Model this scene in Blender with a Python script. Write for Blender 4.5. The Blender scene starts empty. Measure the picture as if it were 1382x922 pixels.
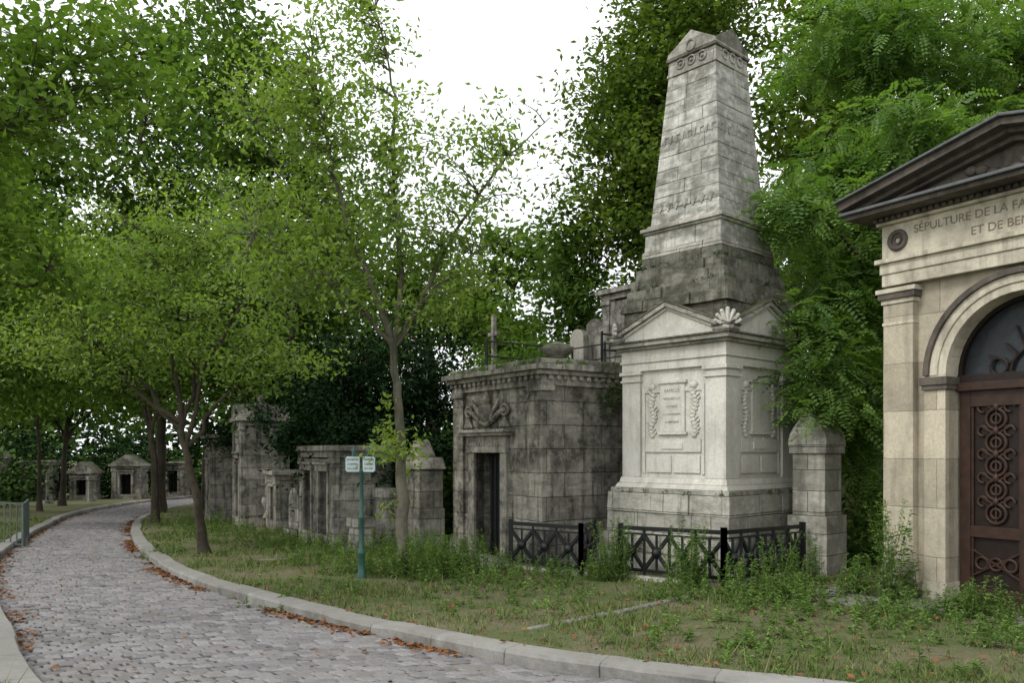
import bpy, math, random
import numpy as np
from mathutils import Vector, Matrix
random.seed(7)
RNG=np.random.default_rng(7)
S=bpy.context.scene
COL=S.collection

# ------------------------------------------------------------ node helpers
def nd(nt,t,ins=None,**props):
    n=nt.nodes.new(t)
    for k,v in props.items(): setattr(n,k,v)
    if ins:
        for k,v in ins.items():
            if isinstance(v,bpy.types.NodeSocket): nt.links.new(v,n.inputs[k])
            else: n.inputs[k].default_value=v
    return n
def c4(c): return (c[0],c[1],c[2],1.0)
def mix(nt,f,a,b,bt='MIX'):
    a=c4(a) if isinstance(a,tuple) else a; b=c4(b) if isinstance(b,tuple) else b
    return nd(nt,'ShaderNodeMixRGB',{'Fac':f,'Color1':a,'Color2':b},blend_type=bt).outputs[0]
def mth(nt,op,a,b=0.0,clamp=False):
    return nd(nt,'ShaderNodeMath',{0:a,1:b},operation=op,use_clamp=clamp).outputs[0]
def rng_(nt,v,a,b,c=0.0,d=1.0):
    return nd(nt,'ShaderNodeMapRange',{0:v,1:a,2:b,3:c,4:d}).outputs[0]
def noi(nt,vec,scale,detail=4,rough=.55):
    return nd(nt,'ShaderNodeTexNoise',{'Vector':vec,'Scale':scale,'Detail':detail,'Roughness':rough}).outputs[0]
def newmat(name):
    m=bpy.data.materials.new(name); m.use_nodes=True
    nt=m.node_tree
    for n in list(nt.nodes): nt.nodes.remove(n)
    out=nt.nodes.new('ShaderNodeOutputMaterial')
    return m,nt,out
def scalev(nt,v,s):
    return nd(nt,'ShaderNodeVectorMath',{0:v,1:s},operation='MULTIPLY').outputs[0]

def stone(name,base,dark,stain=.5,joint=None,moss=(.05,.055,.03),mossamt=.7,bump=.5,streak=.5,jdark=.35,strata=0,sidedark=0,rust=0):
    m,nt,out=newmat(name)
    g=nd(nt,'ShaderNodeNewGeometry'); P=g.outputs['Position']
    n1=noi(nt,P,1.5,5,.7); n2=noi(nt,scalev(nt,P,(6.0,6.0,.5)),1.0,4,.65); n3=noi(nt,P,28,4,.65); n4=noi(nt,P,7,4,.6)
    f=rng_(nt,n1,.43,.60); f=mth(nt,'MULTIPLY',f,stain,True)
    s=mth(nt,'MULTIPLY',rng_(nt,n2,.49,.68),streak,True)
    c=mix(nt,f,base,dark)
    if rust: c=mix(nt,mth(nt,'MULTIPLY',rng_(nt,n4,.5,.7),rust,True),c,(.24,.17,.10))
    c=mix(nt,s,c,tuple(x*.75 for x in dark))
    if strata:
        n5=noi(nt,scalev(nt,P,(1.1,1.1,4.5)),1.3,4,.6)
        c=mix(nt,mth(nt,'MULTIPLY',rng_(nt,n5,.45,.60),strata,True),c,dark)
    if sidedark:  # faces turned to one fixed side blend to the dark colour, broken by noise
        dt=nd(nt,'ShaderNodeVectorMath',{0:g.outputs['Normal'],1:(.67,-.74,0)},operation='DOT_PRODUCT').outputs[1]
        lf=mth(nt,'MULTIPLY',mth(nt,'MULTIPLY',rng_(nt,dt,.3,.9),rng_(nt,n4,.3,.6,.5,1.0)),sidedark,True)
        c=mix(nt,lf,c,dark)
    c=mix(nt,rng_(nt,n4,.48,.72,0,.5),c,tuple(min(.72,x*1.2) for x in base))
    c=mix(nt,rng_(nt,n3,.42,.72,.0,.55 if stain>.85 else .33),c,tuple(x*.38 for x in base))
    h=mth(nt,'ADD',mth(nt,'MULTIPLY',n3,.35),mth(nt,'MULTIPLY',n4,.6))
    if joint:
        uv=nd(nt,'ShaderNodeTexCoord').outputs['UV']
        uvw=nd(nt,'ShaderNodeVectorMath',{0:uv,1:nd(nt,'ShaderNodeVectorMath',{0:nd(nt,'ShaderNodeTexNoise',{'Vector':P,'Scale':9.0,'Detail':2.0}).outputs[1],1:(.025,.025,.0)},operation='MULTIPLY').outputs[0]},operation='ADD').outputs[0]
        b=nd(nt,'ShaderNodeTexBrick',{'Vector':uvw,'Color1':(1,1,1,1),'Color2':(.68,.68,.66,1),'Mortar':(jdark,jdark,jdark,1),
            'Scale':1.0,'Mortar Size':.007,'Mortar Smooth':.4,'Brick Width':joint[0],'Row Height':joint[1]})
        c=mix(nt,1.0,c,b.outputs[0],'MULTIPLY')
        h=mth(nt,'SUBTRACT',h,mth(nt,'MULTIPLY',b.outputs[1],.8))
    nz=nd(nt,'ShaderNodeSeparateXYZ',{0:g.outputs['Normal']}).outputs[2]
    up=mth(nt,'MULTIPLY',rng_(nt,nz,.3,.8),rng_(nt,n1,.3,.5,.5,1.0))
    c=mix(nt,mth(nt,'MULTIPLY',up,mossamt,True),c,moss)
    bp=nd(nt,'ShaderNodeBump',{'Strength':bump,'Distance':.03,'Height':h}).outputs[0]
    p=nd(nt,'ShaderNodeBsdfPrincipled',{'Base Color':c,'Roughness':.9,'Normal':bp,'Specular IOR Level':.15})
    nt.links.new(p.outputs[0],out.inputs[0]); return m

def simple(name,base,rough=.6,metal=0,var=.3,scale=12,bump=.2,alt=None):
    m,nt,out=newmat(name)
    P=nd(nt,'ShaderNodeNewGeometry').outputs['Position']
    n=noi(nt,P,scale,4,.6)
    alt=alt or tuple(x*(1-var) for x in base)
    c=mix(nt,rng_(nt,n,.38,.62),base,alt)
    bp=nd(nt,'ShaderNodeBump',{'Strength':bump,'Distance':.01,'Height':n}).outputs[0]
    p=nd(nt,'ShaderNodeBsdfPrincipled',{'Base Color':c,'Roughness':rough,'Metallic':metal,'Normal':bp,'Specular IOR Level':.35})
    nt.links.new(p.outputs[0],out.inputs[0]); return m

def leafmat(name,lo,hi,trans=.4,yellow=None,gloss=False):
    m,nt,out=newmat(name)
    t=nd(nt,'ShaderNodeAttribute',attribute_name='tint').outputs['Fac']
    c=mix(nt,t,lo,hi)
    if yellow: c=mix(nt,rng_(nt,t,.88,1.0,0,.7),c,yellow)
    if gloss: p=nd(nt,'ShaderNodeBsdfPrincipled',{'Base Color':c,'Roughness':.5,'Specular IOR Level':.3})
    else: p=nd(nt,'ShaderNodeBsdfDiffuse',{'Color':c})
    if trans==0: nt.links.new(p.outputs[0],out.inputs[0]); return m
    tc=mix(nt,1.0,c,(1.35,1.45,.6),'MULTIPLY')
    tr=nd(nt,'ShaderNodeBsdfTranslucent',{'Color':tc})
    ms=nd(nt,'ShaderNodeMixShader',{0:trans,1:p.outputs[0],2:tr.outputs[0]})
    nt.links.new(ms.outputs[0],out.inputs[0]); return m

# ------------------------------------------------------------ materials
M={}
M['obA']=stone('limestone_light',(.70,.67,.595),(.38,.36,.31),.45,None,(.16,.15,.1),.6,.4,.45,sidedark=.65)
M['obB']=stone('limestone_blocks',(.60,.575,.51),(.19,.182,.155),.75,(.9,.30),(.12,.11,.07),.8,.6,.6,strata=.45,sidedark=.6)
M['obC']=stone('limestone_mossy',(.25,.24,.20),(.06,.058,.042),.95,None,(.06,.06,.03),.95,1.0,.85,strata=.75,sidedark=.35)
M['shaft']=stone('obelisk_shaft_stone',(.62,.605,.55),(.17,.163,.138),.75,None,(.1,.1,.07),.8,.8,.7,.4,strata=.85,sidedark=.75)
M['plinth']=stone('plinth_rough_stone',(.55,.53,.46),(.22,.21,.175),.7,(1.1,.34),(.1,.1,.06),.8,1.0,.6,strata=.4,sidedark=.65)
M['maus']=stone('weathered_ashlar',(.43,.405,.345),(.068,.065,.056),1.0,(.85,.42),(.06,.065,.035),.85,1.0,1.0,.3,strata=.45,sidedark=.35,rust=.5)
M['mausT']=stone('weathered_trim',(.36,.34,.29),(.068,.065,.056),.95,None,(.06,.065,.035),.85,.9,.9,rust=.35)
M['warm']=stone('warm_limestone',(.60,.53,.41),(.34,.305,.24),.6,(1.4,.62),(.12,.11,.07),.7,.35,.5,.5,rust=.2)
M['warmT']=stone('warm_trim',(.62,.565,.45),(.28,.25,.195),.6,None,(.12,.11,.07),.7,.35,.6)
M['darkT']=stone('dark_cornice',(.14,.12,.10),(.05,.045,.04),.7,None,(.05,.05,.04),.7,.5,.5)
M['far']=stone('grey_tomb_stone',(.37,.355,.31),(.07,.068,.06),.95,(.8,.35),(.05,.055,.03),.8,.8,1.0,strata=.35,rust=.3)
M['kerb']=stone('granite_kerb',(.31,.30,.28),(.15,.145,.13),.7,(1.0,5.0),(.225,.215,.195),.6,.5,.2,.3)
M['slab']=stone('stone_slab',(.28,.27,.24),(.12,.115,.095),.8,None,(.15,.145,.12),.6,.8,.3)
M['iron']=simple('black_iron',(.012,.013,.014),.45,0,.3)
M['bronze']=simple('brown_metal_door',(.05,.025,.016),.5,.1,.4,9,.2,(.03,.016,.011))
M['bronzeD']=simple('dark_ornament',(.022,.013,.010),.5,.2,.3)
M['glass']=simple('dark_glass',(.03,.035,.04),.12,0,.2)
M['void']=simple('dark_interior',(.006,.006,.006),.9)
M['sgreen']=simple('green_painted_post',(.03,.09,.075),.4,0,.2)
M['plate']=simple('sign_plate',(.5,.58,.58),.4,0,.08)
M['plateedge']=simple('sign_plate_edge',(.03,.10,.09),.4)
M['ink']=simple('sign_lettering',(.02,.04,.05),.6)
M['engr']=simple('engraved_letters',(.24,.20,.145),.9)
M['engr2']=simple('engraved_letters_grey',(.40,.38,.33),.9)
M['roof']=simple('slate_edge',(.12,.125,.13),.5,0,.3)
M['barkA']=stone('young_bark',(.15,.14,.105),(.06,.055,.038),.7,None,(.09,.1,.05),.3,1.0,.7)
M['barkD']=stone('dark_bark',(.075,.062,.045),(.03,.026,.02),.7,None,(.05,.05,.03),.3,1.0,.7)
M['bargreen']=simple('barrier_paint',(.10,.13,.12),.5)
M['leafA']=leafmat('ash_leaves',(.09,.155,.03),(.24,.33,.075),.48,(.36,.37,.11),True)
M['leafB']=leafmat('maple_leaves',(.05,.10,.02),(.16,.245,.052),.42)
M['leafBG']=leafmat('background_leaves',(.03,.066,.016),(.135,.22,.05),.38)
M['leafCh']=leafmat('chestnut_leaves',(.024,.05,.011),(.165,.235,.045),.34)
M['leafLo']=leafmat('locust_leaves',(.06,.13,.028),(.20,.315,.075),.42,None,True)
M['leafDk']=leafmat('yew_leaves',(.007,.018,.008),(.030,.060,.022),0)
M['leafFar']=leafmat('distant_leaves',(.02,.045,.013),(.10,.165,.045),0)
M['leafW']=leafmat('weed_leaves',(.06,.12,.028),(.20,.29,.085),.25)
M['grass']=leafmat('grass_blades',(.06,.095,.025),(.17,.21,.07),0,(.27,.24,.13))
M['litter']=leafmat('dead_leaves',(.08,.035,.014),(.24,.11,.05),0)

# ------------------------------------------------------------ mesh builder
class MB:
    def __init__(s): s.v=[]; s.f=[]; s.m=[]; s.mats=[]; s.sm=[]
    def mi(s,mat):
        mt=M[mat]
        if mt not in s.mats: s.mats.append(mt)
        return s.mats.index(mt)
    def add(s,vs,fs,mat,smooth=False):
        o=len(s.v); s.v+= [tuple(v) for v in vs]; k=s.mi(mat)
        for f in fs: s.f.append(tuple(o+i for i in f)); s.m.append(k); s.sm.append(smooth)
    def box(s,x0,x1,y0,y1,z0,z1,mat):
        s.fr(x0,x1,y0,y1,z0,x0,x1,y0,y1,z1,mat)
    def fr(s,x0,x1,y0,y1,z0,X0,X1,Y0,Y1,z1,mat):
        s.add([(x0,y0,z0),(x1,y0,z0),(x1,y1,z0),(x0,y1,z0),(X0,Y0,z1),(X1,Y0,z1),(X1,Y1,z1),(X0,Y1,z1)],
              [(0,3,2,1),(4,5,6,7),(0,1,5,4),(1,2,6,5),(2,3,7,6),(3,0,4,7)],mat)
    def sq(s,h,z0,z1,mat,h2=None):
        h2=h if h2 is None else h2
        s.fr(-h,h,-h,h,z0,-h2,h2,-h2,h2,z1,mat)
    def course(s,h,z0,z1,mat,bw=.5,jit=.012,rng=RNG,h2=None,dep=.15):
        h2=h-.012 if h2 is None else h2; db=h-h2
        s.sq(h-.03,z0,z1-.004,mat,h2-.03)
        for k in range(4):
            R=Matrix.Rotation(k*math.pi/2,3,'Z'); x=-h
            while x<h-.01:
                w=min(bw*rng.uniform(.7,1.3),h-x)
                if h-(x+w)<.15: w=h-x
                j=rng.uniform(-jit,jit); t=rng.uniform(-.006,.0) if db>.02 else rng.uniform(-.006,.004); g=.006
                x1=x+w-(0 if x+w>=h-.01 else g)
                c=[(x,-h+j),(x1,-h+j+rng.uniform(-.5,.5)*jit),(x1,-h+dep),(x,-h+dep)]; sc=h2/h
                vs=[R@Vector((a,b_,z0+.003)) for a,b_ in c]+[R@Vector((a*sc,b_+(db if i<2 else 0),z1+t)) for i,(a,b_) in enumerate(c)]
                s.add(vs,[(0,3,2,1),(4,5,6,7),(0,1,5,4),(1,2,6,5),(2,3,7,6),(3,0,4,7)],mat); x+=w
    def prism(s,poly,y0,y1,mat,axis='y',off=0):
        n=len(poly)
        if axis=='y': vs=[(a,y0,z) for a,z in poly]+[(a,y1,z) for a,z in poly]
        else: vs=[(y0,a,z) for a,z in poly]+[(y1,a,z) for a,z in poly]
        fs=[tuple(range(n)),tuple(range(2*n-1,n-1,-1))]
        for i in range(n): j=(i+1)%n; fs.append((i,i+n,j+n,j))
        s.add(vs,fs,mat)
    def bar(s,p,q,w,mat,h=None):
        p=Vector(p);q=Vector(q);d=(q-p).normalized()
        a=Vector((0,0,1)) if abs(d.z)<.9 else Vector((0,1,0))
        u=d.cross(a).normalized()*w/2; v=u.cross(d).normalized()*(h or w)/2
        vs=[p-u-v,p+u-v,p+u+v,p-u+v,q-u-v,q+u-v,q+u+v,q-u+v]
        s.add(vs,[(0,3,2,1),(4,5,6,7),(0,1,5,4),(1,2,6,5),(2,3,7,6),(3,0,4,7)],mat)
    def lathe(s,cx,cy,prof,mat,n=16):
        vs=[];fs=[]
        for r,z in prof:
            for i in range(n):
                a=2*math.pi*i/n; vs.append((cx+r*math.cos(a),cy+r*math.sin(a),z))
        for k in range(len(prof)-1):
            for i in range(n):
                j=(i+1)%n; fs.append((k*n+i,k*n+j,(k+1)*n+j,(k+1)*n+i))
        fs.append(tuple(range((len(prof)-1)*n,len(prof)*n)))
        s.add(vs,fs,mat,True)
    def ring(s,c,R,r,mat,n=20,m=6,a0=0,a1=2*math.pi,axis='y',flat=1):
        vs=[];fs=[];full=abs(a1-a0-2*math.pi)<.01; nn=n if full else n+1
        for i in range(nn):
            a=a0+(a1-a0)*i/n
            for j in range(m):
                b=2*math.pi*j/m; rr=R+r*math.cos(b)
                if axis=='y': vs.append((c[0]+rr*math.cos(a),c[1]+r*flat*math.sin(b),c[2]+rr*math.sin(a)))
                else: vs.append((c[0]+r*flat*math.sin(b),c[1]+rr*math.cos(a),c[2]+rr*math.sin(a)))
        for i in range(n):
            k=(i+1)%nn
            for j in range(m):
                l=(j+1)%m; fs.append((i*m+j,i*m+l,k*m+l,k*m+j))
        s.add(vs,fs,mat,True)
    def blob(s,c,rx,ry,rz,mat,n=10,m=7):
        vs=[];fs=[]
        for k in range(m+1):
            t=math.pi*k/m
            for i in range(n):
                a=2*math.pi*i/n; vs.append((c[0]+rx*math.sin(t)*math.cos(a),c[1]+ry*math.sin(t)*math.sin(a),c[2]+rz*math.cos(t)))
        for k in range(m):
            for i in range(n):
                j=(i+1)%n; fs.append((k*n+i,(k+1)*n+i,(k+1)*n+j,k*n+j))
        s.add(vs,fs,mat,True)
    def archwall(s,xc,r,zs,zt,y0,y1,mat,n=20):
        vs=[];fs=[]
        for i in range(n+1):
            a=math.pi-math.pi*i/n; x=xc+r*math.cos(a); z=zs+r*math.sin(a)
            vs+=[(x,y0,z),(x,y0,zt),(x,y1,z),(x,y1,zt)]
        for i in range(n):
            a=4*i;b=a+4; fs+=[(a,b,b+1,a+1),(a,a+2,b+2,b),(a+2,a+3,b+3,b+2)]
        s.add(vs,fs,mat)
    def archring(s,xc,zs,r0,r1,y0,y1,mat,n=24,a0=0,a1=math.pi):
        vs=[];fs=[]
        for i in range(n+1):
            a=a1-(a1-a0)*i/n; c_,s_=math.cos(a),math.sin(a)
            vs+=[(xc+r0*c_,y0,zs+r0*s_),(xc+r1*c_,y0,zs+r1*s_),(xc+r1*c_,y1,zs+r1*s_),(xc+r0*c_,y1,zs+r0*s_)]
        for i in range(n):
            a=4*i;b=a+4
            for k in range(4): l=(k+1)%4; fs.append((a+k,b+k,b+l,a+l))
        fs+=[(0,1,2,3),(4*n+3,4*n+2,4*n+1,4*n)]
        s.add(vs,fs,mat)
    def build(s,name,parent=None,loc=(0,0,0),rot=0,bevel=0):
        me=bpy.data.meshes.new(name); me.from_pydata(s.v,[],s.f)
        for mt in s.mats: me.materials.append(mt)
        me.polygons.foreach_set('material_index',s.m); me.polygons.foreach_set('use_smooth',s.sm)
        me.validate()
        uvl=me.uv_layers.new(name='UVMap')
        for p in me.polygons:
            n=p.normal
            for li in p.loop_indices:
                v=me.vertices[me.loops[li].vertex_index].co
                if abs(n.z)>.75: uv=(v.x,v.y)
                elif abs(n.x)>abs(n.y): uv=(v.y+.37,v.z)
                else: uv=(v.x,v.z)
                uvl.data[li].uv=uv
        import bmesh
        bm=bmesh.new(); bm.from_mesh(me); bmesh.ops.recalc_face_normals(bm,faces=bm.faces); bm.to_mesh(me); bm.free()
        o=bpy.data.objects.new(name,me); COL.objects.link(o)
        o.location=loc; o.rotation_euler=(0,0,rot)
        if parent: o.parent=parent
        if bevel:
            b=o.modifiers.new('bevel','BEVEL'); b.width=bevel; b.segments=2; b.limit_method='ANGLE'; b.angle_limit=math.radians(40)
        return o
def empty(name,loc=(0,0,0),rot=0):
    e=bpy.data.objects.new(name,None); COL.objects.link(e); e.location=loc; e.rotation_euler=(0,0,rot); e.empty_display_size=.3; return e
def text(name,body,size,parent,loc,mat,rot=(math.pi/2,0,0),align='CENTER',ext=.002):
    c=bpy.data.curves.new(name,'FONT'); c.body=body; c.size=size; c.align_x=align; c.align_y='CENTER'; c.extrude=ext
    o=bpy.data.objects.new(name,c); COL.objects.link(o); o.data.materials.append(M[mat]); o.parent=parent; o.location=loc; o.rotation_euler=rot; return o
def fastmesh(name,V,Q,mat,parent=None,tint=None,smooth=False,loc=(0,0,0)):
    me=bpy.data.meshes.new(name); k=Q.shape[1]
    me.vertices.add(len(V)); me.vertices.foreach_set('co',V.astype(np.float32).ravel())
    me.loops.add(Q.size); me.loops.foreach_set('vertex_index',Q.astype(np.int32).ravel())
    me.polygons.add(len(Q)); me.polygons.foreach_set('loop_start',np.arange(0,Q.size,k,dtype=np.int32))
    try: me.polygons.foreach_set('loop_total',np.full(len(Q),k,dtype=np.int32))
    except Exception: pass
    me.polygons.foreach_set('use_smooth',np.full(len(Q),smooth))
    if tint is not None:
        a=me.attributes.new('tint','FLOAT','FACE'); a.data.foreach_set('value',tint.astype(np.float32))
    me.update(calc_edges=True); me.materials.append(mat)
    o=bpy.data.objects.new(name,me); COL.objects.link(o); o.location=loc
    if parent: o.parent=parent
    return o

# ------------------------------------------------------------ road layout
def catmull(P,step=.25):
    P=[np.array(p,float) for p in P]; P=[2*P[0]-P[1]]+P+[2*P[-1]-P[-2]]; out=[]
    for i in range(1,len(P)-2):
        a,b,c,d=P[i-1:i+3]; n=max(2,int(np.linalg.norm(c-b)/step))
        for k in range(n):
            t=k/n; out.append(.5*((2*b)+(-a+c)*t+(2*a-5*b+4*c-d)*t*t+(-a+3*b-3*c+d)*t**3))
    out.append(P[-2]); return np.array(out)
K=1.07
Rk=catmull([(x*K,y*K) for x,y in [(22,2),(15,2.9),(8,4.1),(4,5.2),(1.23,6.5),(0,7.2),(-1.66,8.75),(-3.41,10.6),(-5.48,13.3),(-7.96,17.6),(-10.5,22.9),(-12.5,28),(-14.2,34.6),(-15.2,43),(-15.0,53),(-12,72)]])
Lk=catmull([(x*K,y*K) for x,y in [(18,-2),(12,-1.2),(6,.3),(2,2),(-1.2,3.7),(-2.4,4.9),(-3.82,6.6),(-5.3,8.75),(-7.3,11.6),(-9.4,15.2),(-11.5,19.6),(-13.8,25),(-15.6,29.5),(-17.4,36),(-18.4,44),(-18.2,54),(-15.5,73)]])
def resample(P,n):
    d=np.concatenate([[0],np.cumsum(np.linalg.norm(np.diff(P,axis=0),axis=1))]); t=np.linspace(0,d[-1],n)
    return np.stack([np.interp(t,d,P[:,0]),np.interp(t,d,P[:,1])],1)
def sdf(P,x,y):
    A=P[:-1];B=P[1:];D=B-A;L2=(D**2).sum(1)
    best=np.full(x.shape,1e9);sg=np.ones(x.shape)
    for a,d,l in zip(A,D,L2):
        px=x-a[0];py=y-a[1];t=np.clip((px*d[0]+py*d[1])/l,0,1)
        qx=px-t*d[0];qy=py-t*d[1];q=qx*qx+qy*qy
        m=q<best; best=np.where(m,q,best); sg=np.where(m,np.sign(px*-d[1]+py*d[0])*-1,sg)
    return np.sqrt(best)*sg
Rs=resample(Rk,110);Ls=resample(Lk,110)
def gnoise(x,y,s): 
    return np.sin(x*s*1.3+1.7*np.sin(y*s*.9))*np.cos(y*s*1.1+1.3*np.sin(x*s*.7))
def hfun(x,y):
    x=np.asarray(x,float);y=np.asarray(y,float)
    dr=sdf(Rs,x,y); dl=-sdf(Ls,x,y)
    base=-.02*np.clip(y,-20,90)
    d=np.maximum(dr,dl)
    verge=np.clip((d-.12)/.08,0,1)
    z=base-.17+.16*verge+.025*gnoise(x,y,1.7)*np.clip(d/2,0,1)+.012*gnoise(x+3,y,5)*np.clip(d,0,1)
    t=np.clip(dr-10.3,0,3.4); u=t/3.4; fade=np.clip((44-y)/14,0,1)
    z=z+3.0*u*u*(3-2*u)*fade+.22*np.clip(dr-13.7,0,14)*fade
    t=np.clip(dl-14,0,20); z=z+.1*t
    return z,dr,dl
def H(x,y): return float(hfun(np.array([x]),np.array([y]))[0][0])

xs=np.concatenate([np.linspace(-300,-45,12),np.arange(-40,-24,1.0),np.arange(-24,14,.2),np.arange(14,40,1.0),np.linspace(45,300,12)])
ys=np.concatenate([np.linspace(-200,-12,8),np.arange(-8,3,.8),np.arange(3,34,.2),np.arange(34,80,.8),np.linspace(85,400,14)])
X,Y=np.meshgrid(xs,ys); Z,DR,DL=hfun(X,Y)
V=np.stack([X.ravel(),Y.ravel(),Z.ravel()],1); ny,nx=X.shape
ii=(np.arange(ny-1)[:,None]*nx+np.arange(nx-1)[None,:]).ravel()
Q=np.stack([ii,ii+1,ii+nx+1,ii+nx],1)
m,nt,out=newmat('grassy_soil')
P=nd(nt,'ShaderNodeNewGeometry').outputs['Position']
n1=noi(nt,P,.9,6,.65);n2=noi(nt,P,9,5,.7);n3=noi(nt,P,45,4,.7)
c=mix(nt,rng_(nt,n1,.42,.58),(.17,.135,.095),(.085,.11,.04))
c=mix(nt,rng_(nt,n2,.45,.62),c,(.10,.125,.045)); c=mix(nt,rng_(nt,n3,.5,.75,0,.7),c,(.22,.19,.13))
bp=nd(nt,'ShaderNodeBump',{'Strength':.9,'Distance':.04,'Height':mth(nt,'ADD',n2,mth(nt,'MULTIPLY',n3,.6))}).outputs[0]
p=nd(nt,'ShaderNodeBsdfPrincipled',{'Base Color':c,'Roughness':1.0,'Normal':bp,'Specular IOR Level':.1}); nt.links.new(p.outputs[0],out.inputs[0])
M['soil']=m
fastmesh('ground',V,Q,m,smooth=True)

def kerb(name,P,side):
    P=resample(P,int(len(P))); T=np.gradient(P,axis=0); T/=np.linalg.norm(T,axis=1)[:,None]
    Nn=np.stack([T[:,1],-T[:,0]],1)*side
    prof=[(0,-.25),(0.0,-.03),(.02,.0),(.25,.012),(.27,-.01),(.27,-.25)]
    n=len(P);k=len(prof);V=np.zeros((n,k,3))
    L=np.concatenate([[0],np.cumsum(np.linalg.norm(np.diff(P,axis=0),axis=1))])
    jit=np.repeat(RNG.normal(0,.009,n//4+2),4)[:n]
    for j,(o,z) in enumerate(prof):
        V[:,j,:2]=P+Nn*(o+jit[:,None]); V[:,j,2]=-.02*P[:,1]+z+jit*.8
    idx=np.arange(n)[:,None]*k+np.arange(k)[None,:]
    Q=np.stack([idx[:-1,:-1],idx[1:,:-1],idx[1:,1:],idx[:-1,1:]],-1).reshape(-1,4)
    o=fastmesh(name,V.reshape(-1,3),Q,M['kerb'])
    me=o.data; uv=me.uv_layers.new(name='UVMap'); li=np.empty(len(me.loops),np.int32); me.loops.foreach_get('vertex_index',li)
    U=np.stack([L[li//k],(li%k)*.1+.3],1); uv.data.foreach_set('uv',U.astype(np.float32).ravel()); return o
kerb('stone_kerb',Rk,1); kerb('stone_kerb.001',Lk,-1)

# cobbles
m,nt,out=newmat('cobble_stone')
t=nd(nt,'ShaderNodeAttribute',attribute_name='tint').outputs['Fac']; P=nd(nt,'ShaderNodeNewGeometry').outputs['Position']
n1=noi(nt,P,40,3,.7);n0=noi(nt,P,.55,4);n9=noi(nt,P,2.2,4)
c=mix(nt,t,(.12,.113,.115),(.26,.245,.246)); c=mix(nt,rng_(nt,n0,.4,.62,0,.5),c,(.23,.216,.212)); c=mix(nt,rng_(nt,n1,.4,.7,0,.45),c,(.10,.095,.095)); c=mix(nt,rng_(nt,n9,.52,.7,0,.45),c,(.13,.12,.09))
bp=nd(nt,'ShaderNodeBump',{'Strength':.6,'Distance':.012,'Height':n1}).outputs[0]
p=nd(nt,'ShaderNodeBsdfPrincipled',{'Base Color':c,'Roughness':.7,'Normal':bp,'Specular IOR Level':.3}); nt.links.new(p.outputs[0],out.inputs[0]); M['cob']=m
M['joint']=simple('road_joint_sand',(.075,.066,.055),.95,0,.5,6,.5,(.045,.055,.03))
nrow=740
Rr=resample(Rk,nrow+1);Lr=resample(Lk,nrow+1)
V=[];Q=[];T=[];cnt=0
for i in range(nrow):
    off=.5*(i%2)+RNG.random()*.2
    a0,a1,b0,b1=Lr[i],Lr[i+1],Rr[i],Rr[i+1]
    w=np.linalg.norm(b0-a0); n=max(8,int(round(w/.155)))
    es=np.clip((np.arange(n+2)-off+RNG.normal(0,.08,n+2))/n,0,1)
    for j in range(n+1):
        s0,s1=es[j],es[j+1]
        if s1-s0<.25/n: continue
        g=.006/w; s0+=g; s1-=g; tg=.05
        cs=[a0*(1-s0)+b0*s0,a0*(1-s1)+b0*s1,a1*(1-s1)+b1*s1,a1*(1-s0)+b1*s0]
        c0=sum(cs)/4; cs=[c0+(q-c0)*(1-tg)+RNG.normal(0,.0025,2) for q in cs]; tp=[c0+(q-c0)*.74 for q in cs]
        crown=.05*(1-(2*(s0+s1)/2-1)**2)
        zb=-.02*c0[1]-.145+crown; dz=RNG.normal(0,.0055); tl=RNG.normal(0,.0045,4)
        V+= [(q[0],q[1],zb-.018) for q in cs]+[(q[0],q[1],zb+.006+dz+tl[k]*.5) for k,q in enumerate(cs)]+[(q[0],q[1],zb+.018+dz+tl[k]) for k,q in enumerate(tp)]
        o=cnt*12
        Q+=[(o+8,o+9,o+10,o+11)]
        for k in range(4):
            l=(k+1)%4; Q+=[(o+k,o+l,o+4+l,o+4+k),(o+4+k,o+4+l,o+8+l,o+8+k)]
        T+=[RNG.random()]*9; cnt+=1
road=empty('cobblestone_road')
fastmesh('paving_stones',np.array(V),np.array(Q),M['cob'],road,np.array(T))
nn=9; V=np.zeros((nrow+1,nn,3))
for j in range(nn):
    s=j/(nn-1); q=Lr*(1-s)+Rr*s; V[:,j,:2]=q; V[:,j,2]=-.02*q[:,1]-.148+.05*(1-(2*s-1)**2)
idx=np.arange(nrow+1)[:,None]*nn+np.arange(nn)[None,:]
fastmesh('road_bed',V.reshape(-1,3),np.stack([idx[:-1,:-1],idx[:-1,1:],idx[1:,1:],idx[1:,:-1]],-1).reshape(-1,4),M['joint'],road,smooth=True)

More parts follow.
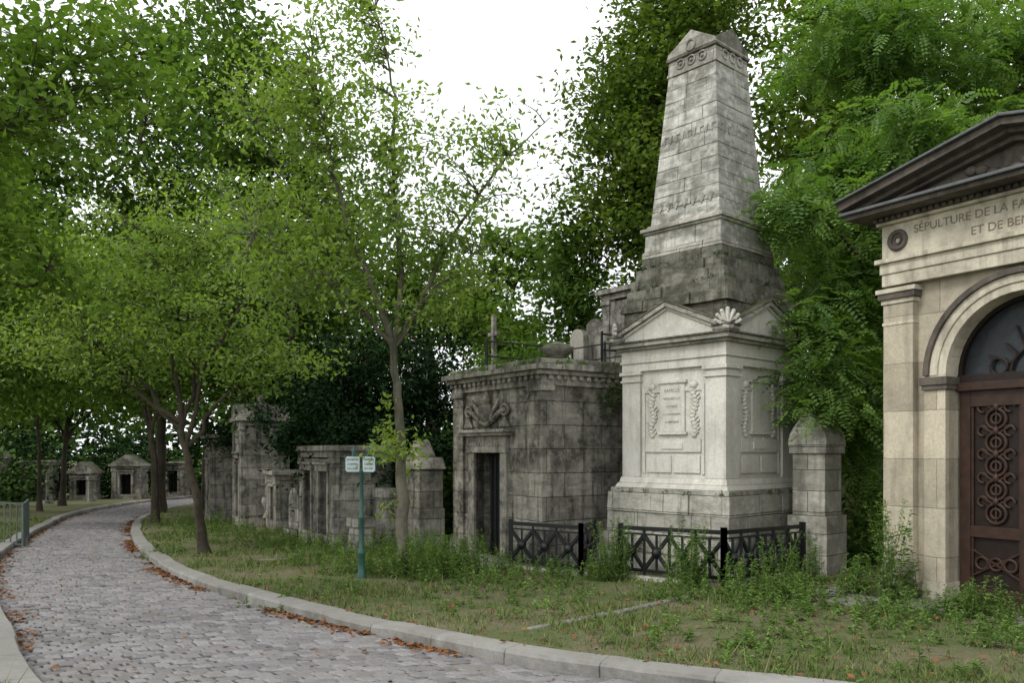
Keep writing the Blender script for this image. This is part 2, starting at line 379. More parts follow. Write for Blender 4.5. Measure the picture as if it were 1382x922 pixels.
# ------------------------------------------------------------ leaves / trees
def unit(a): return a/np.maximum(np.linalg.norm(a,axis=-1,keepdims=True),1e-9)
def leafquads(C,L,W,up=.8,droop=.25,rng=RNG):
    n=len(C); nrm=unit(rng.normal(0,.55,(n,3))+np.array([0,0,up])); d=rng.normal(0,1,(n,3)); d[:,2]-=droop*1.5
    d=unit(d-nrm*(d*nrm).sum(1,keepdims=True)); s=np.cross(nrm,d); l=(L*rng.uniform(.6,1.3,n))[:,None]; w=(W*rng.uniform(.7,1.3,n))[:,None]
    V=np.stack([C,C+d*l*.45+s*w*.5-nrm*l*.02,C+d*l-nrm*l*.12,C+d*l*.45-s*w*.5-nrm*l*.02],1).reshape(-1,3)
    return V,np.arange(n*4).reshape(-1,4)
def pinnate(C,Dir,L,lw,k=7,rng=RNG):
    n=len(C); Dir=unit(Dir); up=np.array([0,0,1.])+rng.normal(0,.35,(n,3)); s=unit(np.cross(Dir,up)); nr=unit(np.cross(s,Dir)); Vs=[]
    Ls=(L*rng.uniform(.6,1.2,n))[:,None]
    for i in range(k):
        t=(i+1)/k; p=C+Dir*Ls*t-np.array([0,0,1.])*Ls*.3*t*t
        ll=Ls*.30*(1-.35*abs(t-.5)*2)
        for sg in (-1,1):
            dd=unit(s*sg+Dir*.35-nr*.2+rng.normal(0,.12,(n,3))); wv=unit(np.cross(nr,dd))*lw*.5
            Vs.append(np.stack([p,p+dd*ll*.5+wv,p+dd*ll,p+dd*ll*.5-wv],1))
    V=np.stack(Vs,1).reshape(-1,3); return V,np.arange(len(V)).reshape(-1,4)
def tube(Vl,Ql,pts,rad,n=6):
    pts=np.array(pts,float); o=sum(len(v) for v in Vl); T=unit(np.gradient(pts,axis=0)); a=np.array([.31,.87,.13])
    u=unit(np.cross(T,a)); v=np.cross(T,u); ang=np.arange(n)*2*np.pi/n; r=np.array(rad)[:,None,None]
    ring=pts[:,None,:]+r*(u[:,None,:]*np.cos(ang)[None,:,None]+v[:,None,:]*np.sin(ang)[None,:,None])
    k=len(pts); idx=np.arange(k)[:,None]*n+np.arange(n)[None,:]; nx=np.roll(idx,-1,1)
    Vl.append(ring.reshape(-1,3)); Ql.append(o+np.stack([idx[:-1],nx[:-1],nx[1:],idx[1:]],-1).reshape(-1,4))
def curve(p,q,n,wob,rng,sag=0):
    p=np.array(p,float);q=np.array(q,float);t=np.linspace(0,1,n)[:,None]; L=np.linalg.norm(q-p)
    w=np.cumsum(rng.normal(0,1,(n,3)),0); w-=t*w[-1]; w-=w[0]*(1-t)
    pts=p*(1-t)+q*t+w*wob*L/n; pts[:,2]+= (np.sin(t[:,0]*np.pi)*sag*L); return pts
def tree(name,base,trunk,r0,ell,lm,bark,leaf,per,sigma,limbs=None,pin=False,seed=1,flat=.6,droop=.25,outer=2.2,up=.8,forkfrac=.55,twigr=.02,pink=7):
    rng=np.random.default_rng(seed); base=np.array([base[0],base[1],H(*base)-.05]) 
    root=empty(name,tuple(base)); Vl=[];Ql=[]
    tr=np.array([base]+[list(p) for p in trunk]); 
    tt=np.linspace(0,len(tr)-1,4*len(tr)); tr=np.stack([np.interp(tt,np.arange(len(tr)),tr[:,i]) for i in range(3)],1)
    tr[1:-1]+=rng.normal(0,.012,(len(tr)-2,3)); rad=r0*(1-.5*np.linspace(0,1,len(tr))**.8); rad[0]*=1.5; rad[1]*=1.12
    tube(Vl,Ql,tr,rad,10)
    nodes=[]; 
    if limbs:
        for lb,lr in limbs:
            pts=np.array([tr[-1]-[0,0,.05]]+[list(p) for p in lb]); t2=np.linspace(0,len(pts)-1,5*len(pts)); pp=np.stack([np.interp(t2,np.arange(len(pts)),pts[:,i]) for i in range(3)],1)
            pp[1:]+=rng.normal(0,.02,(len(pp)-1,3)); tube(Vl,Ql,pp,lr*(1-.85*np.linspace(0,1,len(pp))),7); nodes+=list(pp[3:])
    C=[];tintc=[];Lf=[]
    for (cx,cy,cz,rx,ry,rz,n) in ell:
        c0=np.array([cx,cy,cz])
        if not limbs or np.min(np.linalg.norm(np.array(nodes)-c0,axis=1))>max(rx,rz)*1.3:
            st=tr[int(len(tr)*forkfrac)+rng.integers(0,max(1,int(len(tr)*(1-forkfrac)-1)))]
            pp=curve(st,c0,9,.35,rng,.05); tube(Vl,Ql,pp,r0*.5*(1-.8*np.linspace(0,1,9)),7); nn_=list(pp[3:])
        else: nn_=[]
        alln=np.array(nn_+nodes) if (nn_ or nodes) else np.array([c0])
        d=unit(rng.normal(0,1,(n,3))); r=rng.random(n)**(1/outer)
        cl=c0+d*r[:,None]*np.array([rx,ry,rz])
        for q in cl:
            dist=np.linalg.norm(alln-q,axis=1)+np.where(alln[:,2]>q[2],.6,0); a=alln[np.argmin(dist)]
            pp=curve(a,q,6,.3,rng,.06); tube(Vl,Ql,pp,twigr*(1-.75*np.linspace(0,1,6)),4)
            tc=rng.random()
            off=rng.normal(0,1,(per,3))*np.array([sigma,sigma,sigma*flat])
            sel=rng.random(per)<.3; along=pp[2+rng.integers(0,4,per)]
            pts=np.where(sel[:,None],along+off*.35,q+off); C.append(pts); tintc.append(tc*.6+rng.random(per)*.4); Lf.append(off+np.array([0,0,-.1])+rng.normal(0,.1,(per,3)))
    C=np.concatenate(C);tn=np.concatenate(tintc);Lf=np.concatenate(Lf)
    if pin: 
        V,Q=pinnate(C,Lf+rng.normal(0,sigma*.5,C.shape),leaf[0],leaf[1],pink,rng); tn=np.repeat(tn,2*pink)
    else: V,Q=leafquads(C,leaf[0],leaf[1],up,droop,rng)
    fastmesh('foliage',V-base,Q,lm,root,tn)
    Vt=np.concatenate(Vl)-base; fastmesh('trunk_and_branches',Vt,np.concatenate(Ql),bark,root,smooth=True)
    return root

y=13.35
tree('ash_tree',(-1.73,y),[(-1.78,y,1.2),(-1.82,y,2.4),(-1.9,y,3.4)],.112,
 [(-3.6,13.2,5.2,1.5,1.3,1.2,74),(-3.4,13.4,7.2,1.4,1.3,1.3,66),(-1.9,13.2,6.2,1.3,1.4,1.7,84),(-.9,13.0,4.9,1.1,1.1,.9,42),(-.3,13.2,6.4,1.0,1.0,.9,28),
  (-2.6,13.4,8.7,1.6,1.3,1.0,42),(-3.2,12.6,4.2,1.4,1.2,.6,40),(-1.2,13.0,4.0,.8,.8,.3,12)],
 M['leafA'],M['barkA'],(.115,.052),42,.24,
 limbs=[([(-2.15,y,4.2),(-2.6,y-.1,5.2),(-2.9,y-.2,6.5),(-3.2,y-.2,7.9)],.065),([(-1.8,y+.1,4.6),(-1.95,y+.2,6.2),(-1.9,y+.1,7.4),(-2.2,y,8.8)],.06),
        ([(-1.45,y-.1,4.1),(-1.05,y-.2,4.9),(-.2,y-.3,6.2),(.6,y-.3,7.0)],.05),([(-2.7,y-.4,4.3),(-3.9,y-.8,5.0)],.04),([(-1.2,y-.4,4.3),(-.5,y-.6,4.8)],.03),([(-2.4,y+.5,4.6),(-3.7,y+.6,6.0),(-4.3,y+.6,7.2)],.04)],
 seed=3,flat=.5,droop=.5,outer=2.0,twigr=.013)
tree('maple_tree',(-6.14,16.6),[(-6.35,16.6,1.0),(-6.6,16.6,2.0),(-6.65,16.7,2.7)],.10,
 [(-8.3,16.6,3.8,2.0,1.6,.9,75),(-6.6,16.4,4.3,1.9,1.7,1.1,75),(-5.0,16.6,3.8,1.5,1.4,.9,48),(-7.2,17,6.0,2.2,1.8,1.3,75),(-9.4,16.8,5.0,1.6,1.5,1.2,55),(-5.4,17,6.4,1.4,1.4,1.2,35)],
 M['leafA'],M['barkD'],(.12,.055),46,.30,seed=5,flat=.4,droop=.3,twigr=.012)
tree('maple_tree.001',(-11.2,26),[(-11.2,26,1.2),(-11.3,26,2.2),(-11.4,26,3.4)],.13,
 [(-12.5,26,4.2,2.4,2,1.5,60),(-10.2,26,4.6,2,2,1.5,55),(-11.6,26,7.0,2.8,2.2,2.0,80)],M['leafB'],M['barkD'],(.2,.1),44,.42,seed=6,flat=.5,twigr=.015)
tree('maple_tree.002',(-10.6,28.5),[(-10.6,28.5,1.2),(-10.4,28.5,3.4)],.09,
 [(-10.2,28.5,4.6,1.9,2,1.1,45),(-9.2,28.5,6.4,2.2,2.2,1.8,60)],M['leafB'],M['barkD'],(.2,.1),44,.42,seed=8,flat=.5,twigr=.015)
tree('maple_tree.003',(-17.2,25),[(-17.0,25,1.5),(-16.6,25,3.5)],.15,
 [(-15.4,24,4.0,2.4,2,1.4,75),(-17.0,24,6.5,2.6,2,1.8,70),(-14.6,24,7.2,2.4,2,2.2,80),(-15.5,24,10,2.6,2,2,70)],M['leafB'],M['barkD'],(.2,.1),46,.42,seed=9,flat=.5,twigr=.015)
tree('maple_tree.004',(-20.6,38),[(-20.5,38,1.5),(-20.3,38,3.6)],.15,
 [(-21.6,37,4.4,3.4,2.4,1.8,80),(-17.5,38,4.4,2.8,2.4,1.8,80),(-18,38,6.8,3,2.4,2.2,80),(-21,38,8.6,3,2.4,2.2,70)],M['leafB'],M['barkD'],(.26,.14),48,.5,seed=10,flat=.5,twigr=.018)
tree('maple_tree.005',(-18.8,33),[(-18.8,33,1.5),(-18.9,33,3.6)],.10,
 [(-18.6,33,4.6,2.2,2,1.3,60),(-20.6,33,5.6,2.4,2,1.5,60)],M['leafB'],M['barkD'],(.24,.13),44,.45,seed=12,flat=.5,twigr=.015)
tree('plane_tree',(-8.4,7.0),[(-8.2,7.2,2),(-7.8,7.6,4)],.14,
 [(-5.4,8.8,5.2,1.2,1.0,.6,40),(-5.0,9.4,6.1,1.5,1.2,.5,66),(-6.2,9.6,4.3,1.0,.9,.8,44),(-5.6,10.0,3.9,.9,.9,.5,20)],M['leafB'],M['barkD'],(.12,.07),34,.24,seed=11,flat=.5,twigr=.01)
def bg(name,x,yy,z,rx,rz,n,lm,seed,lf=(.28,.16),per=48,sg=.55,bark='barkD',r0=.22,split=4,sway=.45):
    rng=np.random.default_rng(seed+100); ell=[]
    for k in range(split):
        a=rng.uniform(0,2*np.pi); ell.append((x+math.cos(a)*rx*sway,yy+math.sin(a)*rx*.35,z+(k/(split-1)-.5)*rz*1.2,rx*.72,rx*.7,rz*.5,n//split))
    tree(name,(x,yy),[(x+.1,yy,z-rz*.9),(x-.1,yy,z-rz*.2)],r0,ell,M[lm],M[bark],lf,per,sg,seed=seed,flat=.45,twigr=.03,outer=2.6)
bg('lime_tree',-7.2,27,9.9,3.6,7.0,300,'leafBG',21,(.26,.14),54,split=5)
bg('lime_tree.001',-13.6,32,11.0,4.6,8.2,330,'leafBG',22,(.30,.17),52,split=5)
bg('lime_tree.002',-20.5,31,10.6,4.8,7.6,300,'leafBG',23,(.32,.18),split=5)
bg('lime_tree.003',-8.4,31,7.0,3.2,4.2,150,'leafBG',24,(.28,.15))
bg('chestnut_tree',4.6,24,11.3,3.1,6.8,420,'leafCh',25,(.21,.11),96,.5,split=5,sway=.35)
bg('chestnut_tree.001',9.2,27,12.5,4.2,6.5,260,'leafCh',26,(.32,.17),60,.55)
bg('lime_tree.004',-1.0,34,7.6,3.6,3.2,150,'leafBG',27,(.30,.17),50)
bg('lime_tree.005',2.4,25,6.6,1.7,2.2,90,'leafBG',28,(.22,.12),55)
bg('chestnut_tree.002',15.5,27,11,5,7,250,'leafCh',29,(.36,.19),60,.6)
bg('lime_tree.006',-2.6,26,6.0,2.6,2.0,110,'leafB',30,(.24,.13),52)
tree('locust_tree',(7.6,16.4),[(7.5,16.4,3),(7.3,16.2,6)],.18,
 [(6.3,15.6,6.6,1.4,1.3,1.5,96),(8.4,15.8,7.2,1.9,1.5,1.9,115),(7.0,15.6,9.4,1.9,1.6,1.3,100),(10.0,15.8,9.3,2.0,1.7,1.7,84),(5.9,14.9,4.3,.9,.9,1.4,75),(6.0,14.5,2.5,.9,.8,1.2,60),(4.75,13.7,5.7,.5,.4,.6,22),(5.05,13.5,2.9,.4,.4,.8,26),(7.2,14.8,5.2,1.3,1.0,1.3,80),(10.2,15.2,6.3,1.6,1.3,1.5,56),(4.95,13.9,4.0,.4,.4,.4,8),(6.5,13.2,6.9,.9,.7,.5,22)],
 M['leafLo'],M['barkD'],(.36,.05),22,.27,pin=True,seed=31,flat=.4,twigr=.012,pink=6)
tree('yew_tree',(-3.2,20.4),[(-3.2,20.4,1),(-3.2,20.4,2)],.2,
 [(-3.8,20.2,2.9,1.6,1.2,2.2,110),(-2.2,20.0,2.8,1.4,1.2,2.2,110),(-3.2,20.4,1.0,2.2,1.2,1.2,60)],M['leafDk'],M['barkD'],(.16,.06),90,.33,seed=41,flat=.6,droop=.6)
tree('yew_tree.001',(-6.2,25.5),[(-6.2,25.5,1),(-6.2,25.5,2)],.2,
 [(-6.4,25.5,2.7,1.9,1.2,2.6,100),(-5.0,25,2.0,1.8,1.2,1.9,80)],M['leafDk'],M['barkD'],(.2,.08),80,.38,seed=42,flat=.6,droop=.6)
def shrub(name,ell,lm,lf,per,sg,seed,absz=False):
    rng=np.random.default_rng(seed); C=[];tn=[]
    for e in ell:
        if absz: cx,cy,cz,rx,ry,rz,n=e; z0=-9
        else: cx,cy,rx,ry,rz,n=e; z0=H(cx,cy); cz=z0+rz*.5
        d=unit(rng.normal(0,1,(n,3))); r=rng.random(n)**.4
        cl=np.array([cx,cy,cz])+d*r[:,None]*np.array([rx,ry,rz]); cl[:,2]=np.maximum(cl[:,2],z0+.05)
        for q in cl: C.append(q+rng.normal(0,sg,(per,3))); tn.append(rng.random()*.5+.5*rng.random(per))
    C=np.concatenate(C);tn=np.concatenate(tn)
    V,Q=leafquads(C,lf[0],lf[1],.8,.3,rng); return fastmesh(name,V,Q,M[lm],None,tn)
shrub('hillside_shrubs',[(-1.0,22,2.2,1.2,1.6,100),(2.6,22.5,2,1,1.0,60),(5.0,20,2,1,1.3,70),(8,18,2.5,1.2,1.6,80),(-.9,19.6,1.0,.6,1.7,70),(6.6,14.6,1.0,.7,1.0,40),(11,18,3,1.5,2.5,80),(.5,24,2.5,1.2,1.8,80),(4.5,18.5,1,.7,2.2,60)],'leafBG',(.17,.085),52,.25,51)
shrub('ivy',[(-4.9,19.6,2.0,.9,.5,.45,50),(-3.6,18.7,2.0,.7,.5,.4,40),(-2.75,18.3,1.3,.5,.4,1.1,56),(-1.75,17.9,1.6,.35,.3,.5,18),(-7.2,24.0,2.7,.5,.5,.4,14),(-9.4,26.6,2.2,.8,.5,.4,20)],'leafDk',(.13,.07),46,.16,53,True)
shrub('climbing_shrub',[(1.75,15.35,2.75,.30,.25,.45,18),(2.0,16.2,2.9,.3,.3,.7,18),(-.5,18.2,3.6,.6,.4,.35,18),(.6,18.6,3.9,.7,.4,.3,16)],'leafBG',(.10,.05),42,.12,54,True)
rng=np.random.default_rng(60); C=[];tn=[]
for k in range(2300):
    a=rng.uniform(0,1); x=-66+a*112; yy=60+rng.normal(0,3.5)+ (x+10)**2*.004; hh=17+3*math.sin(x*.4)+2*math.sin(x*1.1)-(10 if -9<x<12 else 0)
    z=-1.5+hh*rng.random()**.85; n=18; C.append(np.array([x,yy,z])+rng.normal(0,1,(n,3))*[1.1,1.0,.7]); tn.append(rng.random()*.6+.4*rng.random(n))
C=np.concatenate(C);tn=np.concatenate(tn); V,Q=leafquads(C,.85,.5,.8,.2,rng); fastmesh('distant_trees',V,Q,M['leafFar'],None,tn)
shrub('understorey_shrubs',[(-25,36,3,2,2.0,50),(-27,42,3,2,2.4,50),(-9,46,4,2,3.5,80),(-7,36,4,2,3.5,80),(-28,30,4,3,3,50),(-11,50,4,2,3,60),(-30,48,4,2,3.5,60),(-33,40,4,3,4,60),(-14,62,6,3,4,80),(-24,54,4,2,3,60),(-38,52,5,3,4,60)],'leafFar',(.26,.15),60,.5,52)
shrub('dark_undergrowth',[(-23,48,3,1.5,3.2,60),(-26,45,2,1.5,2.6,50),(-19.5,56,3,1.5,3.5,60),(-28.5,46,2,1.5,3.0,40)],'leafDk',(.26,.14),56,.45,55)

# ------------------------------------------------------------ obelisk monument
def rotof(u): return math.atan2(u[1],u[0])
ob=empty('obelisk_tomb',(3.4,14.4,-.29),rotof((.674,-.739)))
b=MB()
b.sq(1.5,-.2,.32,'plinth'); b.sq(1.33,.32,.62,'plinth')
b.course(1.235,.62,.97,'plinth',.8,.016); b.course(1.235,.97,1.30,'plinth',.8,.014); b.sq(1.19,1.30,1.38,'obB'); b.sq(1.14,1.38,1.46,'obA',1.10); b.sq(1.085,1.46,1.56,'obA',1.06)
b.sq(.99,1.5,3.38,'obA')
for sx in (-1,1):
    for sy in (-1,1):
        x0,x1=(-1.045,-.66) if sx<0 else (.66,1.045); y0,y1=(-1.045,-.66) if sy<0 else (.66,1.045)
        b.box(x0,x1,y0,y1,1.56,3.18,'obA')
        g=.025; b.box(x0-g,x1+g,y0-g,y1+g,3.18,3.22,'obA'); b.box(x0-.005,x1+.005,y0-.005,y1+.005,3.22,3.30,'obA'); b.box(x0-.04,x1+.04,y0-.04,y1+.04,3.30,3.36,'obA')
b.sq(1.05,3.36,3.50,'obA'); b.sq(1.075,3.50,3.54,'obA'); b.sq(1.055,3.54,3.72,'obA'); b.sq(1.12,3.72,3.77,'obB'); b.sq(1.19,3.77,3.84,'obB'); b.sq(1.22,3.84,3.87,'obC')
def pediment(b,hw,y0,y1,z0,rise,th,mat,axis,inner=.08):
    b.prism([(-hw+.1,z0),(hw-.1,z0),(0,z0+rise-.03)],y0+inner*(1 if y0<0 else -1),y1,mat,axis)
    for s in (-1,1):
        b.prism([(s*hw,z0),(0,z0+rise),(0,z0+rise+th),(s*(hw+.02),z0+th*.9)],y0,y1,'obB',axis)
        b.prism([(s*(hw-.16),z0+.002),(0,z0+rise-.045),(0,z0+rise-.0),(s*(hw-.02),z0+.002)],y0+.05*(1 if y0<0 else -1),y1,mat,axis)
        e=.004 if axis=='y' else .007
        b.prism([(s*(hw+.03),z0+th*.9),(0,z0+rise+th),(0,z0+rise+th+.035),(s*(hw+.045),z0+th*.9+.03)],y0-e*(1 if y0<0 else -1)*3,y1,'obC',axis)
for ax in ('y','x'):
    pediment(b,1.20,-1.22 if ax=='y' else -1.217,-.9,3.872,.50,.075,'obA',ax); pediment(b,1.20,1.22 if ax=='y' else 1.217,.9,3.872,.50,.075,'obA',ax)
b.course(1.02,3.88,4.13,'obC',.5,.025); b.course(1.02,4.13,4.38,'obC',.5,.025)
zs=4.38; h=1.06
for k in range(5):
    b.course(h,zs,zs+.19,'obC',.45,.028); zs+=.19; h-=.062
b.course(.80,zs,zs+.12,'obB',.6,.012); b.course(.77,zs+.12,zs+.42,'shaft',.6,.01); b.sq(.79,zs+.42,zs+.46,'obB'); b.sq(.83,zs+.46,zs+.52,'obB'); b.sq(.77,zs+.52,zs+.58,'obB',.73)
z1=zs+.58; zt=8.48
def hw(z): return .695+(.482-.695)*(z-z1)/(zt-z1)
nc_=11
for k in range(nc_):
    za=z1+(zt-z1)*k/nc_; zb_=z1+(zt-z1)*(k+1)/nc_
    b.course(hw(za),za,zb_,'shaft',.42 if k%2 else .55,.0045,h2=hw(zb_),dep=.12)
for zc in (z1+.28,):
    for ax in range(4):
        a=ax*math.pi/2
        for i in range(7):
            x=(i-3)*.17
            for k in (-2,-1,0,1,2):
                hh=.12-.02*abs(k); p0=Vector((x,-hw(zc)-.012,zc-.08)); p1=Vector((x+k*.032,-hw(zc)-.004,zc-.08+hh+.05))
                R=Matrix.Rotation(a,3,'Z'); b.bar(R@p0,R@p1,.02,'shaft')
        for i in range(9):
            x=(i-4)*.12; R=Matrix.Rotation(a,3,'Z'); zl=7.36
            if i%2: b.bar(R@Vector((x,-hw(zl)-.004,zl-.07)),R@Vector((x+.03,-hw(zl+.1)-.004,zl+.07)),.03,'obB')
            else: b.bar(R@Vector((x,-hw(zl)-.004,zl-.07)),R@Vector((x,-hw(zl+.1)-.004,zl+.07)),.03,'obB'); b.bar(R@Vector((x,-hw(zl+.06)-.004,zl+.055)),R@Vector((x+.07,-hw(zl+.06)-.004,zl+.055)),.026,'obB')
b.sq(.50,zt,zt+.05,'obB'); b.sq(.487,zt+.05,zt+.27,'obB',.475); b.sq(.51,zt+.27,zt+.31,'obC')
for ax in ('y','x'):
    e=0 if ax=='y' else .003
    b.prism([(-.51,zt+.31),(.51,zt+.31),(.47,zt+.40),(0,zt+.68),(-.47,zt+.40)],-.50+e,.50-e,'obB' if ax=='y' else 'obC',ax)
for i in range(3): b.ring((-.22+i*.22,-.49,zt+.17),.075,.02,'obB',14,6); b.blob((-.22+i*.22,-.49,zt+.17),.03,.03,.03,'obB')
b.ring((0,-.505,zt+.42),.09,.022,'obB',14,6)
for i in range(3): b.ring((.49,-.22+i*.22,zt+.17),.075,.02,'obB',14,6,axis='x')
for sx in (-1,1):
    for sy in (-1,1):
        cx,cy=sx*1.14,sy*1.14
        for k in range(-3,4):
            a=k*.42; rr=.24-.015*abs(k)
            d=Vector((.707*sx*-1,.707*sy,0))
            p=Vector((cx,cy,3.93)); q=p+d*math.sin(a)*rr+Vector((0,0,math.cos(a)*rr+.03)); b.bar(p,q,.055,'obA',.05); b.blob(q,.035,.035,.035,'obA',8,5)
        b.blob((cx,cy,3.95),.10,.10,.09,'obA')
def deco(b,ax):
    o=MB(); Y=-.99
    o.box(-.60,.60,Y-.022,Y,2.98,3.06,'obA')
    for sx in (-1,1): o.box(sx*.60-.03,sx*.60+.03,Y-.026,Y,1.62,3.09,'obA')
    o.box(-.25,.25,Y-.035,Y,2.32,3.12,'obA'); o.box(-.29,.29,Y-.06,Y,3.12,3.17,'obA'); o.box(-.29,.29,Y-.055,Y,2.27,2.32,'obA')
    for sx in (-1,1):
        for k in range(13):
            z=2.26+k*.062; wv=.03*math.sin(k*.9)
            o.blob((sx*(.42+wv),Y-.012,z),.05,.035,.04,'obA',8,5)
            for ang in (-1,1): o.bar((sx*(.42+wv),Y-.014,z),(sx*(.42+wv)+ang*(.09 if (k+ang)%3 else .06),Y-.012,z+.06),.028,'obA')
        o.blob((sx*.42,Y-.02,3.08),.08,.05,.07,'obA',10,6)
    o.box(-.56,.56,Y-.03,Y,1.98,2.20,'obA'); o.ring((0,Y-.005,2.22),.13,.025,'obA',12,6,math.pi,2*math.pi)
    for x0,x1 in ((-.54,-.03),(.03,.54)): o.box(x0,x1,Y-.028,Y,1.64,1.93,'obA')
    o.box(-.22,.22,Y-.045,Y,2.03,2.15,'obA')
    R=Matrix.Rotation(ax,3,'Z'); b.add([R@Vector(v) for v in o.v],o.f,'obA')
deco(b,0); deco(b,math.pi/2)
b.build('monument_stonework',ob,bevel=.008)
for i,(t,sz) in enumerate([('FAMILLE',.085),('REQUIESCAT',.06),('IN PACE',.06),('A LEUR MEMOIRE',.045),('ICI REPOSENT',.045)]):
    text('inscription_%d'%i,t,sz,ob,(0,-1.028,3.0-i*.13),'engr2')

for k,(px,py,w) in enumerate([(1.62,15.55,.26),(4.98,13.55,.28)]):
    b=MB()
    b.box(-w-.06,w+.06,-w-.06,w+.06,-.1,.95,'plinth'); b.box(-w,w,-w,w,.95,1.95,'plinth'); b.box(-w-.04,w+.04,-w-.04,w+.04,1.95,2.06,'obB')
    zc=2.06; ww=w+.05
    pr=[(-ww,zc),(ww,zc),(ww,zc+.10),(ww*.92,zc+.2),(ww*.70,zc+.33),(ww*.38,zc+.46),(.06,zc+.54),(-.06,zc+.54),(-ww*.38,zc+.46),(-ww*.70,zc+.33),(-ww*.92,zc+.2),(-ww,zc+.10)]
    b.prism(pr,-ww,ww,'obB','y')
    b.build('stone_pillar' if k==0 else 'stone_pillar.001',None,(px,py,H(px,py)),rotof((.674,-.739)),.012)

def fence(name,pts,h=.72,lift=.08):
    root=empty(name,(0,0,0)); b=MB()
    for (x0,y0),(x1,y1) in zip(pts[:-1],pts[1:]):
        p=Vector((x0,y0,H(x0,y0)));q=Vector((x1,y1,H(x1,y1))); up=Vector((0,0,1)); L=(q-p).length; n=max(1,round(L/.46))
        b.bar(p+up*(lift+.06),q+up*(lift+.06),.04,'iron',.05); b.bar(p+up*(lift+h-.05),q+up*(lift+h-.05),.045,'iron',.06); b.bar(p+up*(lift+h-.14),q+up*(lift+h-.14),.025,'iron')
        b.bar(p+up*.0,q+up*.0,.2,'plinth',.14)
        for i in range(n+1):
            a=p.lerp(q,i/n); b.bar(a+up*0,a+up*(lift+h+(.02 if i in(0,n) else -.03)),.08 if i in (0,n) else .04,'iron')
            if i<n:
                c=p.lerp(q,(i+1)/n); mid=(a+c)/2
                b.bar(a+up*(lift+.08),c+up*(lift+h-.15),.05,'iron'); b.bar(c+up*(lift+.08),a+up*(lift+h-.15),.048,'iron')
                b.bar(mid+up*(lift+.08),mid+up*(lift+h-.15),.036,'iron')
                b.blob(mid+up*(lift+h*.45),.08,.08,.08,'iron',8,6)
    b.build('railing',root)
fence('iron_railing',[(1.72,13.15),(3.0,11.75),(4.62,13.2)],.76)
fence('iron_railing.001',[(-.02,14.25),(1.1,13.25),(1.45,14.5)],.74)

# ------------------------------------------------------------ middle mausoleum
mm=empty('stone_mausoleum',(-1.12,16.75,-.34),rotof((.574,-.82))); b=MB()
W=2.9; D=3.3; x0,x1=.72,1.62
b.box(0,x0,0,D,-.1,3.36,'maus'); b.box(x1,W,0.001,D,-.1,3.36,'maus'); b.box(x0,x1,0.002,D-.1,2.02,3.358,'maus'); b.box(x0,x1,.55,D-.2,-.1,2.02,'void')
for a0,a1 in ((-.04,.34),(W-.34,W+.04)):
    b.box(a0,a1,-.06,.2,0,3.1,'maus'); b.box(a0-.04,a1+.04,-.10,.2,3.1,3.2,'mausT'); b.box(a0-.05,a1+.05,-.11,.2,-.1,.3,'mausT')
b.box(W-.3,W+.062,D-.35,D+.04,0,3.18,'maus'); b.box(W-.05,W+.03,0,D,-.1,.55,'maus')
rg=np.random.default_rng(5)
b.box(-.05,W+.05,-.07,D+.05,3.2,3.38,'mausT')
xx=-.05
while xx<W: b.box(xx,xx+.09,-.13,-.068,3.30,3.375,'mausT'); xx+=.17
yy_=.05
while yy_<D: b.box(W+.048,W+.11,yy_,yy_+.09,3.30,3.375,'mausT'); yy_+=.17
b.box(-.14,W+.14,-.16,D+.14,3.38,3.46,'mausT')
def slabs(ax,a0,a1,o0,o1,z0,z1):
    a=a0
    while a<a1-.01:
        w_=min(rg.uniform(.5,.95),a1-a); 
        if a1-(a+w_)<.25: w_=a1-a
        j=rg.uniform(-.02,.02); t=rg.uniform(-.012,.012)
        if ax=='x': b.box(a,a+w_-.008,o0+j,o1,z0+.001,z1+t,'mausT')
        else: b.box(o0,o1+j,a,a+w_-.008,z0+.0015,z1+t,'mausT')
        a+=w_
slabs('x',-.22,W+.22,-.24,.25,3.46,3.56); slabs('y',.26,D+.22,W-.3,W+.22,3.46,3.56); b.box(-.2,W-.28,.24,D+.2,3.461,3.55,'mausT')
slabs('x',-.1,W+.1,-.1,.4,3.57,3.67); slabs('y',.41,D+.1,W-.4,W+.1,3.57,3.67); b.box(-.08,W-.38,.39,D+.08,3.57,3.655,'mausT')
b.box(x0-.2,x0,-.05,.2,0,2.02,'mausT'); b.box(x1,x1+.2,-.05,.2,0,2.02,'mausT'); b.box(x0-.24,x1+.24,-.07,.2,2.02,2.34,'mausT'); b.box(x0-.34,x1+.34,-.17,.2,2.34,2.40,'mausT'); b.box(x0-.38,x1+.38,-.22,.2,2.40,2.46,'mausT')
for k in range(14): b.blob((x0-.16+k*.094,-.07,2.18),.035,.02,.05,'mausT',8,5)
b.box(x0-.1,x1+.1,-.35,0.1,-.1,.06,'slab')
b.box(x0+.06,x1-.06,.3,.36,0.02,2.0,'iron')
for i in range(5): b.bar((x0+.15+i*.15,.27,.1),(x0+.15+i*.15,.27,1.95),.025,'iron')
xc=(x0+x1)/2
for k in range(-8,9):
    t=k/8; b.blob((xc+t*.62,-.05,2.66-.10*math.cos(t*math.pi)+.06*abs(t)),.06,.07,.055,'mausT',8,6)
for s in (-1,1):
    b.ring((xc+s*.62,-.05,2.82),.10,.035,'mausT',14,6); b.ring((xc+s*.62,-.05,2.82),.04,.02,'mausT',10,6)
    for k in range(5): b.bar((xc+s*.62,-.05,2.68),(xc+s*(.62+(k-2)*.07),-.06,2.50),.04,'mausT')
    for k in range(4): b.bar((xc+s*.12,-.05,2.62+k*.04),(xc+s*(.30+.06*k),-.07,2.82+.07*k),.045,'mausT')
